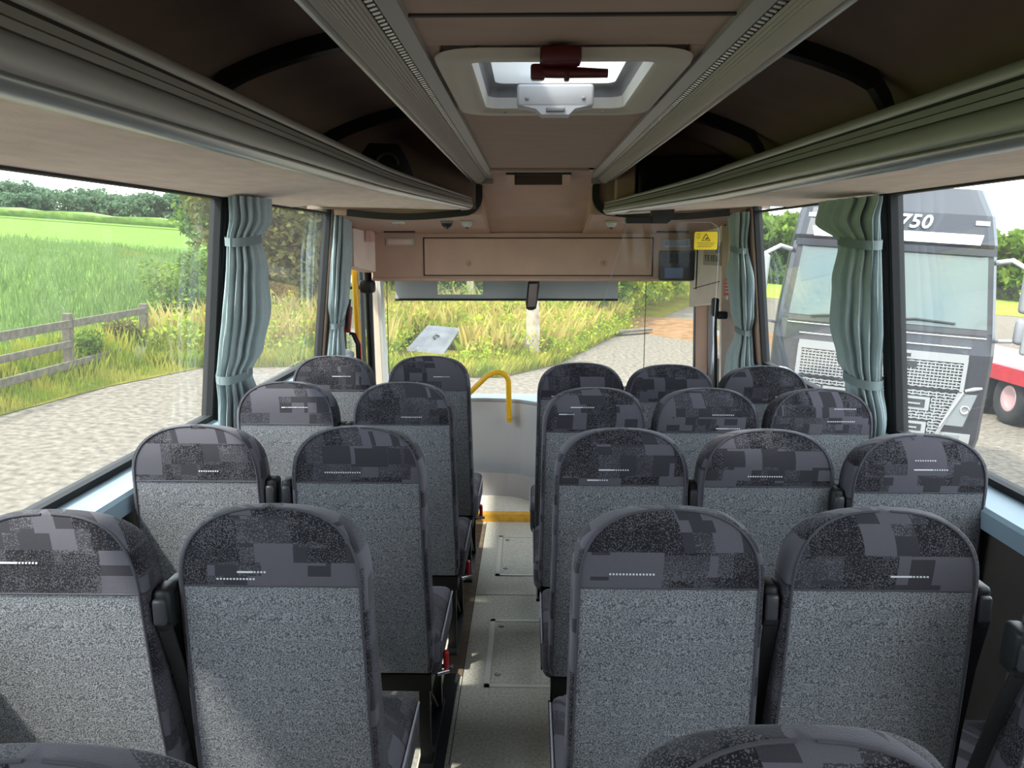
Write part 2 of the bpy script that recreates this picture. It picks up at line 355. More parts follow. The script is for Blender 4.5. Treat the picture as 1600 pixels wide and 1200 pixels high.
# roof hatch
rh = empty('roof_hatch', (0.0635, 1.95, CZ)); tag(rh, 'cream framed roof hatch with a milky pane in the ceiling', 'roof hatch')
def ring(x0, x1, y0, y1, r, z, n=6):
    pts = []
    for cx, cy, a0 in ((x1 - r, y1 - r, 0), (x0 + r, y1 - r, 90), (x0 + r, y0 + r, 180), (x1 - r, y0 + r, 270)):
        for k in range(n + 1):
            t = math.radians(a0 + 90 * k / n); pts.append((cx + r * math.cos(t), cy + r * math.sin(t), z))
    return pts
O = (-.0635, -2.02, -CZ)
def off(rows): return [[(p[0] + O[0], p[1] + O[1], p[2] + O[2]) for p in r] for r in rows]
ocx = ring(-.19, .318, 1.655, 2.40, .09, CZ - .004)
MB().loft(off([ocx, ring(-.185, .313, 1.66, 2.395, .085, CZ - .016), ring(-.128, .256, 1.712, 2.335, .04, CZ - .018), ring(-.118, .246, 1.72, 2.325, .035, CZ - .008)])).build('hatch_surround', CREAM, rh)
MB().loft(off([ring(-.118, .246, 1.72, 2.325, .035, CZ - .008), ring(-.112, .240, 1.73, 2.315, .035, CZ + .018)])).build('hatch_lining', WHITEP, rh)
MB().loft(off([ring(-.112, .240, 1.73, 2.315, .035, CZ + .018), ring(-.105, .233, 1.737, 2.308, .03, CZ + .040), ring(-.092, .220, 1.75, 2.295, .03, CZ + .045), ring(-.092, .220, 1.75, 2.295, .03, CZ + .29), ring(-.13, .26, 1.70, 2.33, .03, CZ + .33)])).build('hatch_seal', GREYD, rh)
MB().add([(p[0] + O[0], p[1] + O[1], p[2] + O[2]) for p in ring(-.10, .228, 1.742, 2.303, .03, CZ + .050)], [tuple(range(28))]).build('hatch_pane', HGLASS, rh)
hu = MB().rbox(-.098, .098, .20, .26, -.020, .036, .008).build('handle_unit', GREYP, rh)
MB().prism([(-.085, .195, -.018), (.085, .195, -.018), (.05, .195, -.026), (.035, .195, -.040), (-.035, .195, -.040), (-.05, .195, -.026)], (0, .06, 0)).build('pull_handle', GREYP, hu)
MB().rbox(-.024, .024, .190, .20, -.034, -.022, .003).build('latch_button', GREYD, hu)
for xx in (-.072, .072): MB().lathe([(0, .197), (.005, .197), (.005, .205)], (xx, 0, .0), 'y', 10).build('screw', GREYD, hu)
for xx in (-.13, .13): MB().lathe([(0, -.021), (.004, -.021), (.004, -.017)], (xx, .30, 0), 'z', 10).build('screw', GREYD, rh)
eh = empty('emergency_hammer', (0.055, 1.575, CZ - .01)); tag(eh, 'dark red emergency hammer clipped at the rear edge of the roof hatch', 'hammer')
MB().rbox(-.038, .038, -.03, .02, -.028, .002, .006).build('bracket', DRED, eh)
MB().tube([(-.045, .02, -.034), (.0, .02, -.036), (.09, .022, -.038)], [.012, .011, .008], 10).build('handle', DRED, eh)
MB().rbox(-.055, -.028, .008, .034, -.05, -.022, .005).build('head', DRED, eh)
MB().rbox(.008, .018, .01, .03, -.052, -.03, .003).build('clip', DRED, eh)

# ------------------------------------------------------------------ service rails
def rail(sd):
    xi, xo = (-.205, -.318) if sd < 0 else (.335, .440)
    r = empty('service_rail', ((xi + xo) / 2, 0, 2.04)); nm = 'left' if sd < 0 else 'right'
    tag(r, 'ribbed aluminium service rail along the %s edge of the ceiling' % nm, 'ceiling rail', 'ceiling service rails')
    cx = (xi + xo) / 2; y0, y1 = YB - 0, 4.48
    def pr(u, dz): return (xi + (xo - xi) * u - cx, dz)
    # inner flange with vent slots
    fl_ = [pr(-.10, .026), pr(-.05, .012), pr(.06, .006), pr(.17, .000), pr(.17, .012), pr(-.05, .030)]
    MB().prism([(x, YB, z) for x, z in fl_], (0, y1 - YB, 0)).build('inner_flange', ALUG, r)
    # slotted strip: small bars left standing between the holes
    sl = MB(); sl.prism([(x, YB, z) for x, z in (pr(.17, .008), pr(.30, .004), pr(.30, .008), pr(.17, .012))], (0, y1 - YB, 0)); sl.build('slot_backing', GROOVE, r)
    yy = 0.9; s2 = MB()
    while yy < y1:
        a, b = pr(.185, -.001), pr(.285, -.004)
        s2.add([(a[0], yy, a[1]), (b[0], yy, b[1]), (b[0], yy + .011, b[1]), (a[0], yy + .011, a[1]), (a[0], yy, a[1] + .009), (b[0], yy, b[1] + .009), (b[0], yy + .011, b[1] + .009), (a[0], yy + .011, a[1] + .009)],
               [(0, 1, 2, 3), (4, 5, 6, 7), (0, 1, 5, 4), (1, 2, 6, 5), (2, 3, 7, 6), (3, 0, 4, 7)]); yy += .021
    tag(s2.build('slot_bar', ALUB, r), kind='stuff')
    # ribbed curved cover
    prof = []
    for k in range(33):
        u = .30 + .62 * k / 32; z = -.004 - .022 * math.sin((u - .30) / .62 * math.pi) + (u - .3) * -.012
        prof.append(pr(u, z + (.0035 if k % 2 else 0)))
    MB().loft([[(x, y, z) for x, z in prof] for y in (YB, y1)], closed=False, smooth=False).build('ribbed_cover', ALU, r)
    ed = [pr(.90, -.012), pr(.94, -.020), pr(1.0, -.020), pr(1.03, -.008), pr(1.0, .03), pr(.90, .03)]
    MB().prism([(x, YB, z) for x, z in ed], (0, y1 - YB, 0)).build('outer_lip', ALUB, r)
    MB().prism([(x, YB, z) for x, z in (pr(.30, .006), pr(1.0, .0), pr(1.0, .05), pr(-.05, .05), pr(-.05, .03))], (0, y1 - YB, 0)).build('backing', DARKBR, r)
    e0, e1 = pr(-.05, -.03), pr(1.04, .05)
    MB().box(min(e0[0], e1[0]), max(e0[0], e1[0]), y1, y1 + .012, -.03, .06).build('end_cap', ALUG, r)
rail(-1); rail(1)

# ------------------------------------------------------------------ luggage racks
def rack(sd):
    X0 = -.605 if sd < 0 else .755; z0, z1 = (1.872, 2.000) if sd < 0 else (1.845, 1.955)
    Xe = -.315 if sd < 0 else .40; ye = 4.42
    nm = 'left' if sd < 0 else 'right'
    r = empty('luggage_rack', (X0, 0, z0)); tag(r, 'open overhead luggage rack with aluminium front edge above the %s windows' % nm, 'luggage rack', 'overhead luggage racks')
    path = []
    ZSC = []
    rise = .037 if sd < 0 else .028
    for y in [YB, -1, 0, .6, 1.0, 1.4, 1.8, 2.2, 2.6, 3.0, 3.3]:
        t = max(0, min(1, (y - .8) / 2.5)); path.append((0, y, rise * t, -sd)); ZSC.append(1 - (.17 if sd < 0 else .06) * t)
    zend = ZSC[-1]
    for k in range(1, 15):
        t = k / 14; path.append(((Xe - X0) * t ** 1.45, 3.3 + (ye - 3.3) * t, rise * (1 - t ** 1.8), -sd)); ZSC.append(zend + (.52 - zend) * t)
    # rounded nose
    nx, ny = path[-1][0], path[-1][1]; cx = nx + sd * .05
    for k in range(1, 9):
        a = math.pi / 2 * k / 8
        path.append((nx + sd * .055 * (1 - math.cos(a)) , ny + .075 * math.sin(a), .0, -sd)); ZSC.append(.52)
    nsd = 1 if sd < 0 else -1
    path = [(x, y, dz, nsd) for x, y, dz, _ in path]
    H = z1 - z0
    def pr(name, pts, m, smooth=True): return MB().sweep([(o, zz) for o, zz in pts], path, smooth, zs=ZSC).build(name, m, r)
    pr('lower_lip', [(-.060, .004), (-.032, -.006), (-.012, -.002), (.000, .008), (.003, .018), (-.02, .020), (-.060, .016)], ALUB)
    pr('fascia', [(.003, .0185), (.008, .030), (.010, .042), (.008, .054), (.005, .064), (-.02, .064), (-.02, .0185)], RACKM)
    pr('groove', [(.000, .060), (-.002, .104), (-.03, .104), (-.03, .060)], GROOVE, False)
    pr('fascia_strip', [(.005, .0670), (.004, .080), (-.02, .080), (-.02, .0670)], RACKM, False)
    pr('fascia_strip', [(.004, .0825), (.002, .096), (-.02, .096), (-.02, .0825)], RACKM, False)
    tb = [(-.014 + .017 * math.cos(2 * math.pi * k / 14), .115 + .0165 * math.sin(2 * math.pi * k / 14)) for k in range(14)]
    pr('top_tube', tb, RACKM)
    # underside lining, strip by strip from the lip to the wall
    un = MB(); zi = .002; wz = 1.862 - z0
    A = [(x + sd * .045, y, dz + zi) for x, y, dz, _ in path]
    def wallpt(y): return (wx(sd, 1.86) + sd * .01 - X0, min(y, 4.75), wz + (.03 if y > 4 else .03 * max(0, y - 2.5) / 1.5 * 0 + 0))
    B = [wallpt(y + max(0, (y - 3.2)) * .25) for x, y, dz, _ in path]
    rows = []
    for a, b in zip(A, B): rows.append([tuple(a[i] + (b[i] - a[i]) * t for i in range(3)) for t in (0, .25, .5, .75, 1)])
    un.loft(rows, closed=False); un.loft([[(p[0], p[1], p[2] + .012) for p in q] for q in rows], closed=False); un.build('underside', LINING, r)
    rows2 = []
    for a, b in zip(A, B): rows2.append([(a[0], a[1], .02 + a[2]), (b[0], b[1], .03 + b[2]), (b[0] + sd * .02, b[1], .22)])
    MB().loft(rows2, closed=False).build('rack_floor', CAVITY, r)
    # trim line between underside and window
    MB().prism([(wx(sd, 1.86) - sd * .012 - X0, YB, wz - .006), (wx(sd, 1.86) + sd * .02 - X0, YB, wz - .006), (wx(sd, 1.86) + sd * .02 - X0, YB, wz + .004), (wx(sd, 1.86) - sd * .012 - X0, YB, wz + .004)], (0, 4.75 - YB, 0)).build('edge_trim', GROOVE, r)
    # dark hoops that hold the rack to the roof
    for yy in (1.15, 2.45, 3.75):
        h = MB(); pts = []
        xa, xb = (-.34, -1.02) if sd < 0 else (.47, 1.10)
        for k in range(13):
            t = k / 12; x = xa + (xb - xa) * t; z = roof_z(x) - .05 - (.10 * (1 - t / .12) if t < .12 else 0)
            if t > .8: z -= (t - .8) ** 2 * 4
            pts.append((x - X0, yy + .03 * t, z - z0))
        h.loft([[(p[0], p[1], p[2]), (p[0], p[1] + .05, p[2]), (p[0], p[1] + .05, p[2] + .06), (p[0], p[1], p[2] + .06)] for p in pts], True, True, False)
        br = h.build('hoop_bracket', BLACK, r)
        xq = xa + sd * .02 - X0
        MB().rbox(xq - .025, xq + .025, yy - .01, yy + .06, roof_z(xa) - .19 - z0, roof_z(xa) - .09 - z0, .008, 1).build('foot', BROWN, br)
    return r
rack(-1); rack(1)
# closing bulkhead at the front end of the rack spaces
for sd, nm in ((-1, 'left'), (1, 'right')):
    xa, xb = (XL, -.30) if sd < 0 else (.42, XR)
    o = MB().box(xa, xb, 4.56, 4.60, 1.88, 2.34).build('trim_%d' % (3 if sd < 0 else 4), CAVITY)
    tag(o, 'brown end board closing the %s luggage space' % nm, 'end board', kind='structure')
tv = empty('monitor_box', (.80, 4.45, 1.93)); tag(tv, 'black monitor box in the front of the right luggage rack', 'monitor')
MB().rbox(-.22, .24, 0, .09, 0, .22, .01, 1).build('screen_case', BLACK, tv)
MB().box(-.20, .22, -.004, .0, .02, .20).build('screen', mat('dark_screen', (10, 10, 12), 0.25), tv)
MB().rbox(-.34, -.235, .0, .09, -.04, .26, .006, 1).build('side_panel', BROWN, tv)
bg_ = empty('stowed_bag', (-.70, 3.86, 1.905)); tag(bg_, 'black soft bag stowed at the front of the left luggage rack', 'bag')
rows = []
for k in range(9):
    t = k / 8; z = .24 * t; s = .13 * (1 - .55 * t ** 2.2)
    rows.append([(s * 1.2 * math.copysign(abs(math.cos(a)) ** .6, math.cos(a)) + .02 * t, .8 * s * math.copysign(abs(math.sin(a)) ** .6, math.sin(a)) + .012 * math.sin(3 * a + 5 * t), z) for a in [2 * math.pi * i / 24 for i in range(24)]])
MB().loft(rows, True, True).build('bag_body', mat('bag_cloth', (28, 27, 29), .7), bg_)
MB().tube([(.05 * math.cos(a) + .05, -.10, .14 + .05 * math.sin(a)) for a in [math.pi * i / 8 for i in range(9)]], .008, 8).build('strap', mat('bag_strap', (62, 62, 66), .6), bg_)

# ------------------------------------------------------------------ front bulkhead
YF = 5.30
wf = empty('wall_front', (0, YF, 1.46)); tag(wf, 'brown overhead bulkhead above the windscreen', 'wall', kind='structure')
MB().rbox(-1.03, 1.07, 0, .06, 0, .30, .012, 2).build('bulkhead_panel', BROWN, wf)
MB().rbox(-1.03, 1.07, -.012, .10, -.012, .012, .006, 1).build('bottom_ledge', BROWN, wf)
MB().prism([(-1.03, 0.05, -.012), (-1.03, .72, -.012), (-1.03, .72, .55), (-1.03, .06, .55), ], (2.1, 0, 0)).build('head_box', DARKBR, wf)
# sloping soffits left and right of the recess
for xa, xb in ((-1.10, -.27), (.35, 1.20)):
    MB().prism([(xa, -.70, .39), (xa, 0.01, .292), (xa, .01, .32), (xa, -.66, .60), (xa, -.70, .60)], (xb - xa, 0, 0)).build('soffit', BROWN, wf)
for xa, xb in ((-.93, -.73), (.80, 1.0)):
    MB().box(xa, xb, -.105, -.092, .298, .309).build('access_slot', GROOVE, wf)
for sd, xe in ((-1, -.27), (1, .35)):
    s = -sd
    # rounded cheek on the recess side
    MB().loft([[(xe + s * (-.004 + .018 * math.sin(a)), -.70 + .02 * (1 - math.cos(a)), zz) for a in [math.pi * i / 10 for i in range(11)]] for zz in (.40, .45, .5, .56)], closed=False).build('cheek', BROWN, wf)
    MB().prism([(xe, -.69, .60), (xe, -.69, .395), (xe, .0, .295), (xe, .0, .60)], (s * .012, 0, 0)).build('cheek_side', BROWN, wf)
# dished recess between the cheeks
prof = [(-1.06, .602), (-.95, .602), (-.84, .585), (-.72, .545), (-.55, .48), (-.38, .42), (-.2, .37), (-.08, .335), (.02, .30)]
MB().loft([[(x, y, z) for y, z in prof] for x in (-.275, .04, .355)], closed=False).build('recess_panel', BROWN, wf)
# black rubber seal where rack meets soffit
def seal(sd):
    xe = -.27 if sd < 0 else .35; xo = -1.02 if sd < 0 else 1.10
    pts = [(xe + sd * .012, 2.035), (xe + sd * .012, 1.95)]
    for k in range(1, 9):
        a = math.pi / 2 * k / 8; pts.append((xe + sd * (.012 + .09 * (1 - math.cos(a))), 1.95 - .09 * math.sin(a)))
    for k in range(1, 10):
        t = k / 9; pts.append((xe + sd * .102 + (xo - xe - sd * .102) * t, 1.86 - .022 * math.sin(t * math.pi)))
    m = MB(); rows = []
    for i, (x, z) in enumerate(pts):
        a, b = pts[max(i - 1, 0)], pts[min(i + 1, len(pts) - 1)]; d = Vector((b[0] - a[0], b[1] - a[1])).normalized(); n = Vector((-d.y, d.x)) * .018
        rows.append([(x + n.x, -.74, z + n.y - 1.46), (x - n.x, -.74, z - n.y - 1.46), (x - n.x, -.68, z - n.y - 1.46), (x + n.x, -.68, z + n.y - 1.46)])
    m.loft(rows, True, True, False).build('rubber_seal', GROOVE, wf)
seal(-1); seal(1)
# vent box at the end of the ceiling
vb = empty('ceiling_vent', (.043, 4.20, 2.0)); tag(vb, 'brown ceiling vent with a dark slot ahead of the roof hatch', 'vent')
MB().rbox(-.25, .25, -.09, .0, .045, .075, .006, 1).build('front_bar', CEILM, vb)
MB().prism([(-.165, .03, .056), (.165, .03, .056), (.165, .26, .056), (-.165, .26, .056)], (0, 0, .02)).build('vent_top', BROWN, vb)
for xx in (-.165, .125): MB().prism([(xx, .02, .06), (xx, .20, .0), (xx, .26, .0), (xx, .26, .06)], (.04, 0, 0)).build('vent_cheek', BROWN, vb)
MB().box(-.125, .125, .16, .17, -.004, .056).build('vent_slot', DARKBR, vb)
MB().box(-.165, .165, -.004, .012, .035, .05).build('painted_slot_shadow', GROOVE, vb)  # dark strip drawn as the shadow line under the front bar
for xx in (-.12, .12): MB().lathe([(0, .043), (.006, .043), (.006, .047)], (xx, -.045, 0), n=10).build('screw', CHROME, vb)

# locker door
lk = empty('overhead_locker_door', (.052, YF - .012, 1.605)); tag(lk, 'long brown locker door with two round locks above the windscreen', 'locker door')
MB().rbox(-.737, .737, 0, .014, -.117, .117, .004, 1).build('door_panel', BROWN, lk)
g = MB()
for x0, x1, z0, z1 in ((-.745, .745, .116, .124), (-.745, -.737, -.12, .12), (.737, .745, -.12, .12), (-.745, .745, -.124, -.117)): g.box(x0, x1, .004, .013, z0, z1)
g.build('door_gap', GROOVE, lk)
for xx in (-.447, .427):
    l_ = MB().lathe([(.017, -.001), (.020, -.006), (.014, -.009), (.012, -.005), (0, -.005)], (xx, 0, -.044), 'y', 20).build('lock', BROWN, lk)
    MB().box(xx - .002, xx + .002, -.008, -.004, -.052, -.036).build('key_slot', GROOVE, l_)
# step light panel, left
lp = empty('lamp_panel', (-.842, YF - .006, 1.70)); tag(lp, 'small white framed lamp panel left of the locker door', 'lamp')
MB().rbox(-.094, .094, -.010, .006, -.026, .026, .004, 1).build('frame', CREAM, lp)
MB().rbox(-.078, .078, -.013, -.008, -.017, .015, .003, 1).build('lens', mat('lamp_lens', (216, 186, 170), .4), lp)
# clock/display and controls, right
ck = empty('clock_display', (.944, YF - .006, 1.692)); tag(ck, 'dark digital display in a grey frame right of the locker door', 'display')
MB().rbox(-.092, .092, -.012, .006, -.028, .028, .004, 1).build('frame', GREYP, ck)
MB().box(-.074, .074, -.015, -.011, -.016, .016).build('display_glass', mat('display_dark', (44, 30, 30), .2), ck)
ct = empty('control_panel', (.945, YF - .006, 1.56)); tag(ct, 'black driver control panel with a small blue screen under the display', 'control panel')
MB().rbox(-.11, .12, -.02, .006, -.105, .085, .006, 1).build('panel_body', mat('panel_black', (38, 37, 40), .4), ct)
MB().box(-.075, .045, -.024, -.019, -.09, -.025).build('blue_screen', mat('blue_screen', (62, 88, 128), .2), ct)
for i in range(5):
    for j in range(2): MB().rbox(-.085 + i * .036, -.06 + i * .036, -.026, -.018, .005 + j * .035, .028 + j * .035, .003, 1).build('switch', BLACK, ct)
# soffit lamps and dome cameras
def soff(y): return 1.46 + .39 - (y - YF + .70) * (.098 / .71)
for i, (x, y, lab) in enumerate(((-.78, 4.86, 'white round spotlight at the far left of the soffit'), (.577, 4.83, 'round spotlight beside the black bracket on the right soffit'))):
    s = empty('spotlight', (x, y, soff(y))); tag(s, lab, 'spotlight')
    MB().lathe([(.040, .004), (.038, -.008), (.026, -.010), (.022, -.003)], n=24).build('bezel', WHITEP, s)
    MB().lathe([(.023, -.004), (.012, -.010), (0, -.011)], n=20).build('lens', mat('spot_lens', (120, 112, 104), .2), s)
for i, (x, y, blk, lab) in enumerate(((-.49, 4.84, 1, 'black domed sensor between spotlight and white dome camera'), (-.37, 4.82, 0, 'white dome camera near the centre of the left soffit'), (.477, 4.83, 0, 'white dome camera on the right soffit beside the recess'))):
    s = empty('dome_camera', (x, y, soff(y))); tag(s, lab, 'camera')
    MB().rbox(-.036, .036, -.036, .036, -.008, .006, .004, 1).build('base_plate', GREYD if blk else CREAM, s)
    MB().lathe([(.032, -.006), (.030, -.02), (.020, -.032), (0, -.038)], n=20).build('dome', BLACK if blk else WHITEP, s)
    MB().lathe([(.012, -.030), (.010, -.040), (0, -.042)], n=14).build('lens', BLACK, s)

# ------------------------------------------------------------------ windscreen and front end
ws = empty('window_%d' % (wn + 1), (.06, 5.98, .52)); tag(ws, 'wide windscreen at the front of the coach', 'windscreen', kind='structure')
MB().add([(-1.19, 0, 0), (1.19, 0, 0), (1.15, -.04, 1.05), (-1.15, -.04, 1.05)], [(0, 1, 2, 3)]).build('pane', SCREEN, ws)
MB().box(-1.25, 1.27, -.04, .04, -.55, .0).build('front_panel', WHITEP, ws)
for s in (-1, 1): MB().prism([(s * 1.17, -.03, 0), (s * 1.215, -.03, 0), (s * 1.18, -.06, 1.05), (s * 1.135, -.06, 1.05)], (0, .05, 0)).build('windscreen_frame', RUBBER, ws)
MB().box(-1.25, 1.25, -.05, .03, 1.02, 1.8).build('header', DARKBR, ws)
bl = empty('sun_blind', (-.18, 5.88, 1.29)); tag(bl, 'grey pull-down sun blind with a clear window across the windscreen top', 'sun blind')
b_ = MB()
for x0, x1, z0, z1 in ((-.80, -.49, 0, .20), (-.16, .82, 0, .20), (-.49, -.16, 0, .033), (-.49, -.16, .155, .20)): b_.box(x0, x1, 0, .006, z0, z1)
b_.build('blind_cloth', BLIND, bl)
MB().rbox(-.80, .82, -.006, .010, -.012, .004, .004, 1).build('bottom_bar', BLACK, bl)
MB().tube([(-.82, 0, .17), (.84, 0, .17)], .018, 12).build('roller', GREYD, bl)
bw = MB().box(-.49, -.16, .002, .004, .033, .155).build('clear_window', SCREEN, bl)
for x in (-.86, 1.02): MB().tube([(x, .0, .2), (x, .0, -.62)], .003, 6).build('guide_wire', BLACK, bl)
mr = empty('interior_mirror', (.02, 5.72, 1.34)); tag(mr, 'tall black interior mirror hanging at the windscreen centre', 'mirror')
MB().loft([[((.042 if k else .036) * math.copysign(abs(math.cos(a)) ** .7, math.cos(a)) * w + sh, .02 * math.sin(a), z) for a in [2 * math.pi * i / 20 for i in range(20)]] for k, (z, w, sh) in enumerate(((-.115, .5, -.012), (-.105, .85, -.01), (-.05, 1, -.006), (.05, 1, .006), (.10, .9, .01), (.115, .5, .012)))], True, True).build('housing', BLACK, mr)
MB().add([(-.035, -.024, -.09), (.022, -.024, -.09), (.034, -.022, .07), (-.022, -.022, .07)], [(0, 1, 2, 3)]).build('mirror_glass', mat('mirror_glass', (150, 160, 170), .08, 1.0), mr)
MB().tube([(.01, .02, .10), (.01, .06, .16)], .008, 8).build('stalk', BLACK, mr)

ds = empty('dashboard', (0, 5.62, .0)); tag(ds, 'blue grey dashboard shelf running under the windscreen', 'dashboard')
MB().rbox(-1.15, 1.22, -.02, .36, .50, .575, .02, 2).build('shelf', DASH, ds)
MB().rbox(-1.15, .24, .10, .36, -.3, .51, .02, 2).build('lower_panel', GREYP, ds)
MB().rbox(.24, 1.2, -.14, .36, .05, .56, .03, 2).build('driver_console', mat('console_dark', (48, 48, 52), .6), ds)
MB().lathe([(.045, .578), (.045, .585), (.036, .585), (.034, .55), (0, .55)], (.20, .10, 0), n=20).build('cup_holder', mat('cup_blue', (92, 112, 140), .4), ds)
MB().lathe([(.006, .577), (.004, .582), (0, .582)], (-.38, .02, 0), n=10).build('screw', BLACK, ds)
bn = empty('instrument_binnacle', (.80, 5.50, .56)); tag(bn, 'dark green grey instrument hood ahead of the driver position', 'instrument panel')
MB().loft([[(x * w, y, z * h) for x, z in ((-.20, 0), (-.19, .09), (-.15, .15), (0, .165), (.15, .15), (.19, .09), (.20, 0))] for y, w, h in ((0, .9, .8), (.03, 1, 1), (.2, .95, .8), (.24, .8, .4))], True, True).build('hood', mat('hood_green', (62, 74, 70), .6), bn)
MB().box(-.15, .15, -.004, .002, .02, .10).build('gauge_glass', BLACK, bn)
sw = empty('steering_wheel', (.80, 5.28, .60)); sw.rotation_euler = (math.radians(35), 0, 0); tag(sw, 'black steering wheel behind the right front seats', 'steering wheel')
MB().tube([(.225 * math.cos(2 * math.pi * k / 32), .225 * math.sin(2 * math.pi * k / 32), 0) for k in range(33)], .016, 10, False).build('rim', BLACK, sw)
MB().lathe([(.07, -.03), (.07, .01), (.05, .02), (0, .022)], n=20).build('hub', BLACK, sw)
for a in (90, 210, 330): MB().tube([(.06 * math.cos(math.radians(a)), .06 * math.sin(math.radians(a)), 0), (.22 * math.cos(math.radians(a)), .22 * math.sin(math.radians(a)), 0)], .012, 8).build('spoke', BLACK, sw)
MB().tube([(0, 0, -.03), (0, .02, -.5)], .03, 10).build('column', BLACK, sw)

# curved modesty panel beside the stairs
mo = empty('modesty_panel', (-.16, 5.2, 0)); tag(mo, 'curved light grey modesty panel at the head of the aisle', 'panel')
cur = [(-.42, .02), (-.28, .05), (-.14, .055), (0, .04), (.10, .0), (.20, -.07), (.27, -.16), (.31, -.28)]
def thick(pts, t=.018):
    o = []
    for i, (x, y) in enumerate(pts):
        a, b = pts[max(i - 1, 0)], pts[min(i + 1, len(pts) - 1)]; d = Vector((b[0] - a[0], b[1] - a[1])).normalized(); o.append((x - d.y * t, y + d.x * t))
    return pts + o[::-1]
tp = thick(cur)
MB().loft([[(x, y, z) for x, y in tp] for z in (-.30, .05, .66)], True, True, False).build('panel_sheet', MODEST, mo)
rim = MB(); rows = []
for x, y in [((a[0] + b[0]) / 2, (a[1] + b[1]) / 2) for a, b in zip(tp[:8], tp[::-1][:8])]: rows.append((x, y, .664))
MB().tube(rows, .014, 8).build('rim', GREYP, mo)
low = [(x * .8 + .02, y - .12) for x, y in cur]
MB().loft([[(x, y, z) for x, y in thick(low)] for z in (-.05, .20)], True, True, False).build('lower_guard', GREYP, mo)
gh = empty('grab_handle', (-.16, 5.16, .66)); tag(gh, 'bent yellow grab handle on the modesty panel', 'handrail')
pts = [(-.33, .02, -.03), (-.20, .0, .10), (-.115, -.01, .185)]
for k in range(1, 9):
    a = math.radians(130 - 130 * k / 8); pts.append((-.045 + .07 * math.cos(a) + .0, -.01, .145 + .065 * math.sin(a)))
pts += [(.027, -.01, .02), (.03, -.005, -.12)]
MB().tube(pts, .0175, 12).build('tube', YELLOW, gh)
MB().lathe([(.0, -.03), (.013, -.03), (.013, .04), (0, .04)], (.03, 0, -.09), 'y', 12).build('fixing_bolt', YELLOW, gh)

# ------------------------------------------------------------------ front corners
def corner(name, lab, pts, y0, depth, z0, z1, sd):
    o = empty(name, (0, 0, 0)); tag(o, lab, 'trim', kind='structure')
    return o
cr = empty('trim_5', (1.12, 5.1, 1.28)); tag(cr, 'beige angled pillar cover at the right front corner', 'pillar cover', kind='structure')
face = [(-.075, .22, .0), (.085, -.16, .075), (.085, -.16, .60), (-.075, .22, .60)]
MB().prism(face, (.14, .06, 0)).build('cover', LINING, cr)
MB().prism([(-.06, .18, .12), (.07, -.13, .19), (.07, -.13, .195), (-.06, .18, .125)], (-.002, -.002, 0)).build('seam', DARKBR, cr)
MB().prism([(-.05, .155, .12), (-.046, .147, .12), (-.046, .147, .52), (-.05, .155, .52)], (-.002, -.002, 0)).build('seam', DARKBR, cr)
hk = MB().tube([(.065, -.14, .60), (.062, -.15, .55), (.058, -.152, .53), (.05, -.14, .52), (.045, -.12, .535)], .007, 8).build('coat_hook', BLACK, cr)
pq = empty('notice_plate', (1.13, 5.035, 1.628)); tag(pq, 'small pale notice with dark green lettering on the right pillar cover', 'sign')
dv = Vector((.16, -.38, 0)).normalized(); nv = Vector((dv.y, -dv.x, 0))
def onf(u, z, o): return tuple(dv * u + nv * o + Vector((0, 0, z)))
MB().prism([onf(-.10, -.07, .004), onf(.08, -.07, .004), onf(.08, .07, .004), onf(-.10, .07, .004)], tuple(nv * .004)).build('plate', mat('plate_beige', (178, 160, 146), .5), pq)
gt = mat('dark_green_print', (52, 76, 62), .6)
gl_ = MB()
for (u0, z0, kind) in ((-.085, -.045, 'T'), (-.055, -.045, 'E'), (-.025, -.045, 'I'), (.0, -.045, 'E'), (.03, -.045, 'W')):
    bars = {'T': [(0, .022, .03, .036), (.008, .013, 0, .036)], 'E': [(0, .006, 0, .036), (0, .02, .03, .036), (0, .02, .015, .021), (0, .02, 0, .006)], 'I': [(.006, .013, 0, .036)], 'W': [(0, .006, 0, .036), (.011, .017, 0, .03), (.022, .028, 0, .036), (0, .028, 0, .006)]}[kind]
    for a, b, c, d in bars: gl_.prism([onf(u0 + a, z0 + c, .0082), onf(u0 + b, z0 + c, .0082), onf(u0 + b, z0 + d, .0082), onf(u0 + a, z0 + d, .0082)], tuple(nv * .001))
gl_.build('lettering', gt, pq)
for nm, u, a, b in (('print_block', .045, .005, .05),): MB().prism([onf(u - .02, a, .0082), onf(u + .025, a, .0082), onf(u + .025, b, .0082), onf(u - .02, b, .0082)], tuple(nv * .001)).build(nm, mat('print_violet', (96, 88, 110), .6), pq)
rs = empty('red_notice', (1.205, 4.93, 1.43)); tag(rs, 'small red and white notice low on the right pillar cover', 'sign')
MB().prism([onf(-.035, -.05, .004), onf(.035, -.05, .004), onf(.035, .05, .004), onf(-.035, .05, .004)], tuple(nv * .006)).build('plate', mat('notice_red', (214, 92, 80), .5), rs)
for z in (-.028, -.008, .012, .032): MB().prism([onf(-.026, z - .004, .0105), onf(.026, z - .004, .0105), onf(.026, z + .004, .0105), onf(-.026, z + .004, .0105)], tuple(nv * .001)).build('print_line', WHITEP, rs)
